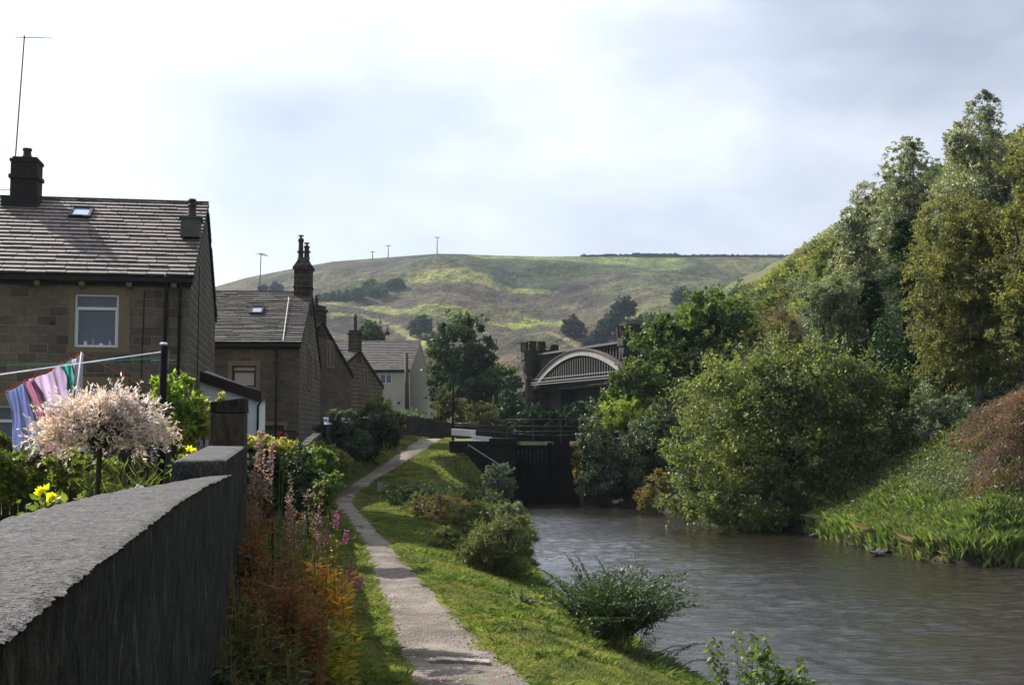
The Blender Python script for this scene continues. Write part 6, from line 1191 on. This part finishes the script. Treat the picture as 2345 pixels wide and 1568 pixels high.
# ------------------------------------------------------------------ grass
def verge(n, xr_, yr_, cond, H, W, lm, name, lean=.5):
    B = scatter(n, xr_, yr_, cond); k = np.clip(B[:, 1]/22, .8, 3.2); B[:, 2] -= .01; return tag(blades(name, B, H*k**.35, W*k, lm, None, lean), kind='stuff')
def on_path(x, y): c = pathx(np.clip(y, 4, 84)); w = pathw(np.clip(y, 4, 84)); return np.abs(x-c) < w-.05+vnoise(x, y, .5, 15)*.25
inleft = lambda x, y, d: (d > .12) & ~on_path(x, y) & (x < 6) & (x > np.interp(y, BX_Y, BX_X)-.1) & (np.abs((x-0)/y) < .47)
verge(150000, (-6, 4.5), (13.5, 30), inleft, .06, .0075, M['grass'], 'grass')
verge(110000, (-10, 2), (30, 57), inleft, .07, .009, M['grass'], 'grass')
verge(95000, (-10, 1), (57, 86), lambda x, y, d: (d > .4) & ~on_path(x, y) & (x > np.interp(y, BX_Y, BX_X)) & ~((x > -3.7) & (y > 71.9)), .09, .011, M['grass'], 'grass', .6)
verge(16000, (-1, 4.5), (14, 32), lambda x, y, d: (d > -.02) & (d < .45), .15, .008, M['lgrass'], 'water_edge_grass', .6)
verge(14000, (-2.5, 1.5), (32, 70), lambda x, y, d: (d > -.02) & (d < .6) , .15, .007, M['lgrass'], 'water_edge_grass', .6)
verge(26000, (-6, 4), (13.5, 45), lambda x, y, d: (d > .2) & ~on_path(x, y) & (vnoise(x, y, .7, 71)+vnoise(x, y, .25, 72)*.6 > .22) & (x > np.interp(y, BX_Y, BX_X)), .13, .008, M['lgrass'], 'grass_tufts', .7)
verge(30000, (-9, 1.5), (13.5, 60), lambda x, y, d: np.abs(np.abs(x-pathx(np.clip(y, 4, 84)))-pathw(np.clip(y, 4, 84))) < .16+vnoise(x, y, .4, 61)*.16, .08, .008, M['grass'], 'path_edge_grass', .9)
verge(7000, (-7, 4), (14, 40), lambda x, y, d: (d > .3) & ~on_path(x, y) & (vnoise(x, y, .9, 40) > .1) & (x > np.interp(y, BX_Y, BX_X)), .07, .005, M['drygrass'], 'dry_grass', .7)
verge(34000, (-20, -3), (17, 46), lambda x, y, d: (x < np.interp(y, BX_Y, BX_X)-.4), .12, .014, M['grass'], 'lawn')
# broad weeds in the verge
for i, (px, py, s) in enumerate(((1200, 1385, 1.2), (1235, 1375, .9), (1440, 1478, 1.0), (1180, 1375, .8), (1100, 1305, .8), (1030, 1260, .8), (1640, 1545, 1.0), (960, 1225, .7), (1085, 1290, .7), (1065, 1280, .6))):
    X, Y, Z = rayg(px, py, 12); C = np.array([[random.gauss(0, .05), random.gauss(0, .05), .02] for _ in range(60)]); A = rng.normal(size=(60, 3)); A[:, 2] = rng.uniform(.15, .8, 60)
    o = leaves('broad_weed', C, .24*s, .07*s, M['l_lime'] if i % 3 else M['l_bramble'], None, axis=A); o.location = (X, Y, Z)
    tag(o, 'low rosette of broad green leaves in the grass verge by the canal', 'weed', 'broad-leaved weeds in the verge')
# stones on the path
G_ = scatter(5200, (-8, 1.5), (14, 60), lambda x, y, d: np.abs(x-pathx(np.clip(y, 4, 84))) < pathw(np.clip(y, 4, 84))*1.05); V = []; FQ = []
for p_ in G_:
    s = random.uniform(.008, .028); n0 = len(V); z = p_[2]+.02
    for (a, b, c) in ((-1, -1, -.6), (1, -1, -.6), (1, 1, -.6), (-1, 1, -.6), (-.6, -.6, .7), (.6, -.7, .6), (.6, .6, .7), (-.7, .6, .6)): V.append((p_[0]+a*s*random.uniform(.6, 1.2), p_[1]+b*s*random.uniform(.6, 1.2), z+c*s*.6))
    FQ += [tuple(n0+i for i in q) for q in ((4, 5, 6, 7), (0, 1, 5, 4), (1, 2, 6, 5), (2, 3, 7, 6), (3, 0, 4, 7))]
tag(fastmesh('gravel', np.array(V), np.array(FQ), surf('gravel_stones', (.30, .27, .24), (.11, .10, .09), 9), None, False), kind='stuff')

# ------------------------------------------------------------------ light, sky, air
SUN_AZ = 47.0; SUN_EL = 36.0       # degrees left of the view direction, height
sd = Vector((-math.sin(R(SUN_AZ))*math.cos(R(SUN_EL)), math.cos(R(SUN_AZ))*math.cos(R(SUN_EL)), math.sin(R(SUN_EL))))
L = bpy.data.lights.new('sun', 'SUN'); L.energy = 5.0; L.angle = R(.53); L.color = (1, .95, .86); lo = bpy.data.objects.new('sun', L); COL.objects.link(lo); lo.rotation_euler = (-sd).to_track_quat('-Z', 'Y').to_euler(); lo.location = sd*300
w = bpy.data.worlds.new('World'); sc.world = w; w.use_nodes = True; nt = w.node_tree; nt.nodes.clear()
def wn(ty, **kw):
    x = nt.nodes.new(ty)
    for k, v in kw.items(): setattr(x, k, v)
    return x
sky = wn('ShaderNodeTexSky', sky_type='NISHITA'); sky.sun_disc = False; sky.sun_elevation = R(SUN_EL); sky.sun_rotation = R(-SUN_AZ); sky.air_density = 1.0; sky.dust_density = 1.5
tc = wn('ShaderNodeTexCoord'); mp = wn('ShaderNodeMapping'); mp.inputs['Scale'].default_value = (1.0, 1.0, 2.2); nt.links.new(tc.outputs['Generated'], mp.inputs['Vector'])
def wnoise(scale, detail, rough, off=(0, 0, 0)):
    m = wn('ShaderNodeMapping'); m.inputs['Location'].default_value = off; nt.links.new(mp.outputs[0], m.inputs[0]); n = wn('ShaderNodeTexNoise'); n.inputs['Scale'].default_value = scale; n.inputs['Detail'].default_value = detail; n.inputs['Roughness'].default_value = rough; nt.links.new(m.outputs[0], n.inputs['Vector']); return n.outputs['Fac']
def wmath(op, a, b=None, clamp=False):
    m = wn('ShaderNodeMath', operation=op); m.use_clamp = clamp
    for i, q in enumerate((a, b)):
        if q is None: continue
        if hasattr(q, 'links'): nt.links.new(q, m.inputs[i])
        else: m.inputs[i].default_value = q
    return m.outputs[0]
def wramp(f, stops):
    x = wn('ShaderNodeValToRGB'); nt.links.new(f, x.inputs['Fac']); e = x.color_ramp.elements
    while len(e) < len(stops): e.new(.5)
    for i, (p_, c) in enumerate(stops): e[i].position = p_; e[i].color = (*c, 1)
    return x.outputs['Color']
def wmix(f, a, b, mode='MIX'):
    x = wn('ShaderNodeMix', data_type='RGBA', blend_type=mode)
    for s_, q in ((x.inputs['Factor'], f), (x.inputs['A'], a), (x.inputs['B'], b)):
        if hasattr(q, 'links'): nt.links.new(q, s_)
        elif hasattr(q, '__len__'): s_.default_value = (*q, 1)
        else: s_.default_value = q
    return [o for o in x.outputs if o.type == 'RGBA'][0]
dt = wn('ShaderNodeVectorMath', operation='DOT_PRODUCT'); nt.links.new(tc.outputs['Generated'], dt.inputs[0]); dt.inputs[1].default_value = tuple(sd)
glow = wmath('POWER', wmath('MAXIMUM', dt.outputs['Value'], 0.0), 8.0)
n1_ = wnoise(2.3, 5, .52, (.3, 1.7, .2)); n2_ = wnoise(1.1, 3, .5, (4.1, .6, 1.3))
cover = wramp(wmath('ADD', wmath('MULTIPLY', n1_, .65), wmath('MULTIPLY', n2_, .45)), [(.40, (0, 0, 0)), (.60, (1, 1, 1))])
sx_ = wn('ShaderNodeSeparateXYZ'); nt.links.new(tc.outputs['Generated'], sx_.inputs[0]); cl = wmath('MAXIMUM', wmath('ADD', wmath('ADD', wmath('MULTIPLY', glow, 1.25), wmath('MULTIPLY', sx_.outputs['Z'], .45)), wmath('ADD', -.31, wmath('MULTIPLY', n1_, 1.4))), .12)      # cloud brightness
vs_ = wn('ShaderNodeVectorMath', operation='SCALE'); vs_.inputs[0].default_value = (.90, .95, 1.09); back = wmath('ADD', .42, wmath('MULTIPLY', wmath('ADD', .35, wmath('MULTIPLY', dt.outputs['Value'], 1.6), True), .46)); nt.links.new(wmath('MULTIPLY', cl, back), vs_.inputs['Scale']); cloudcol = vs_.outputs[0]
bg1 = wn('ShaderNodeBackground'); bg1.inputs['Strength'].default_value = .09; nt.links.new(sky.outputs[0], bg1.inputs['Color'])
bg2 = wn('ShaderNodeBackground'); nt.links.new(cloudcol, bg2.inputs['Color']); bg2.inputs['Strength'].default_value = 1.0
ms = wn('ShaderNodeMixShader'); nt.links.new(wmath('ADD', .62, wmath('MULTIPLY', cover, .38)), ms.inputs[0]); nt.links.new(bg1.outputs[0], ms.inputs[1]); nt.links.new(bg2.outputs[0], ms.inputs[2])
wo = wn('ShaderNodeOutputWorld'); nt.links.new(ms.outputs[0], wo.inputs['Surface'])
HAZE = True
if HAZE:
    t = NT('hill_haze'); vp = t.n('ShaderNodeVolumePrincipled'); vp.inputs['Density'].default_value = .00009; vp.inputs['Color'].default_value = (.70, .84, 1.0, 1); vp.inputs['Anisotropy'].default_value = .1; t.l(vp.outputs[0], t.out.inputs['Volume'])
    o = MB().box(-2400, 2400, -120, 2600, -9, 250).build('haze', t.m); tag(o, kind='stuff')
sc.view_settings.view_transform = 'Standard'; sc.view_settings.look = 'None'; sc.view_settings.exposure = .92; sc.view_settings.gamma = 1
sc.cycles.max_bounces = 6; sc.cycles.transparent_max_bounces = 4; sc.cycles.diffuse_bounces = 3; sc.cycles.glossy_bounces = 2; sc.cycles.transmission_bounces = 2; sc.cycles.volume_bounces = 0
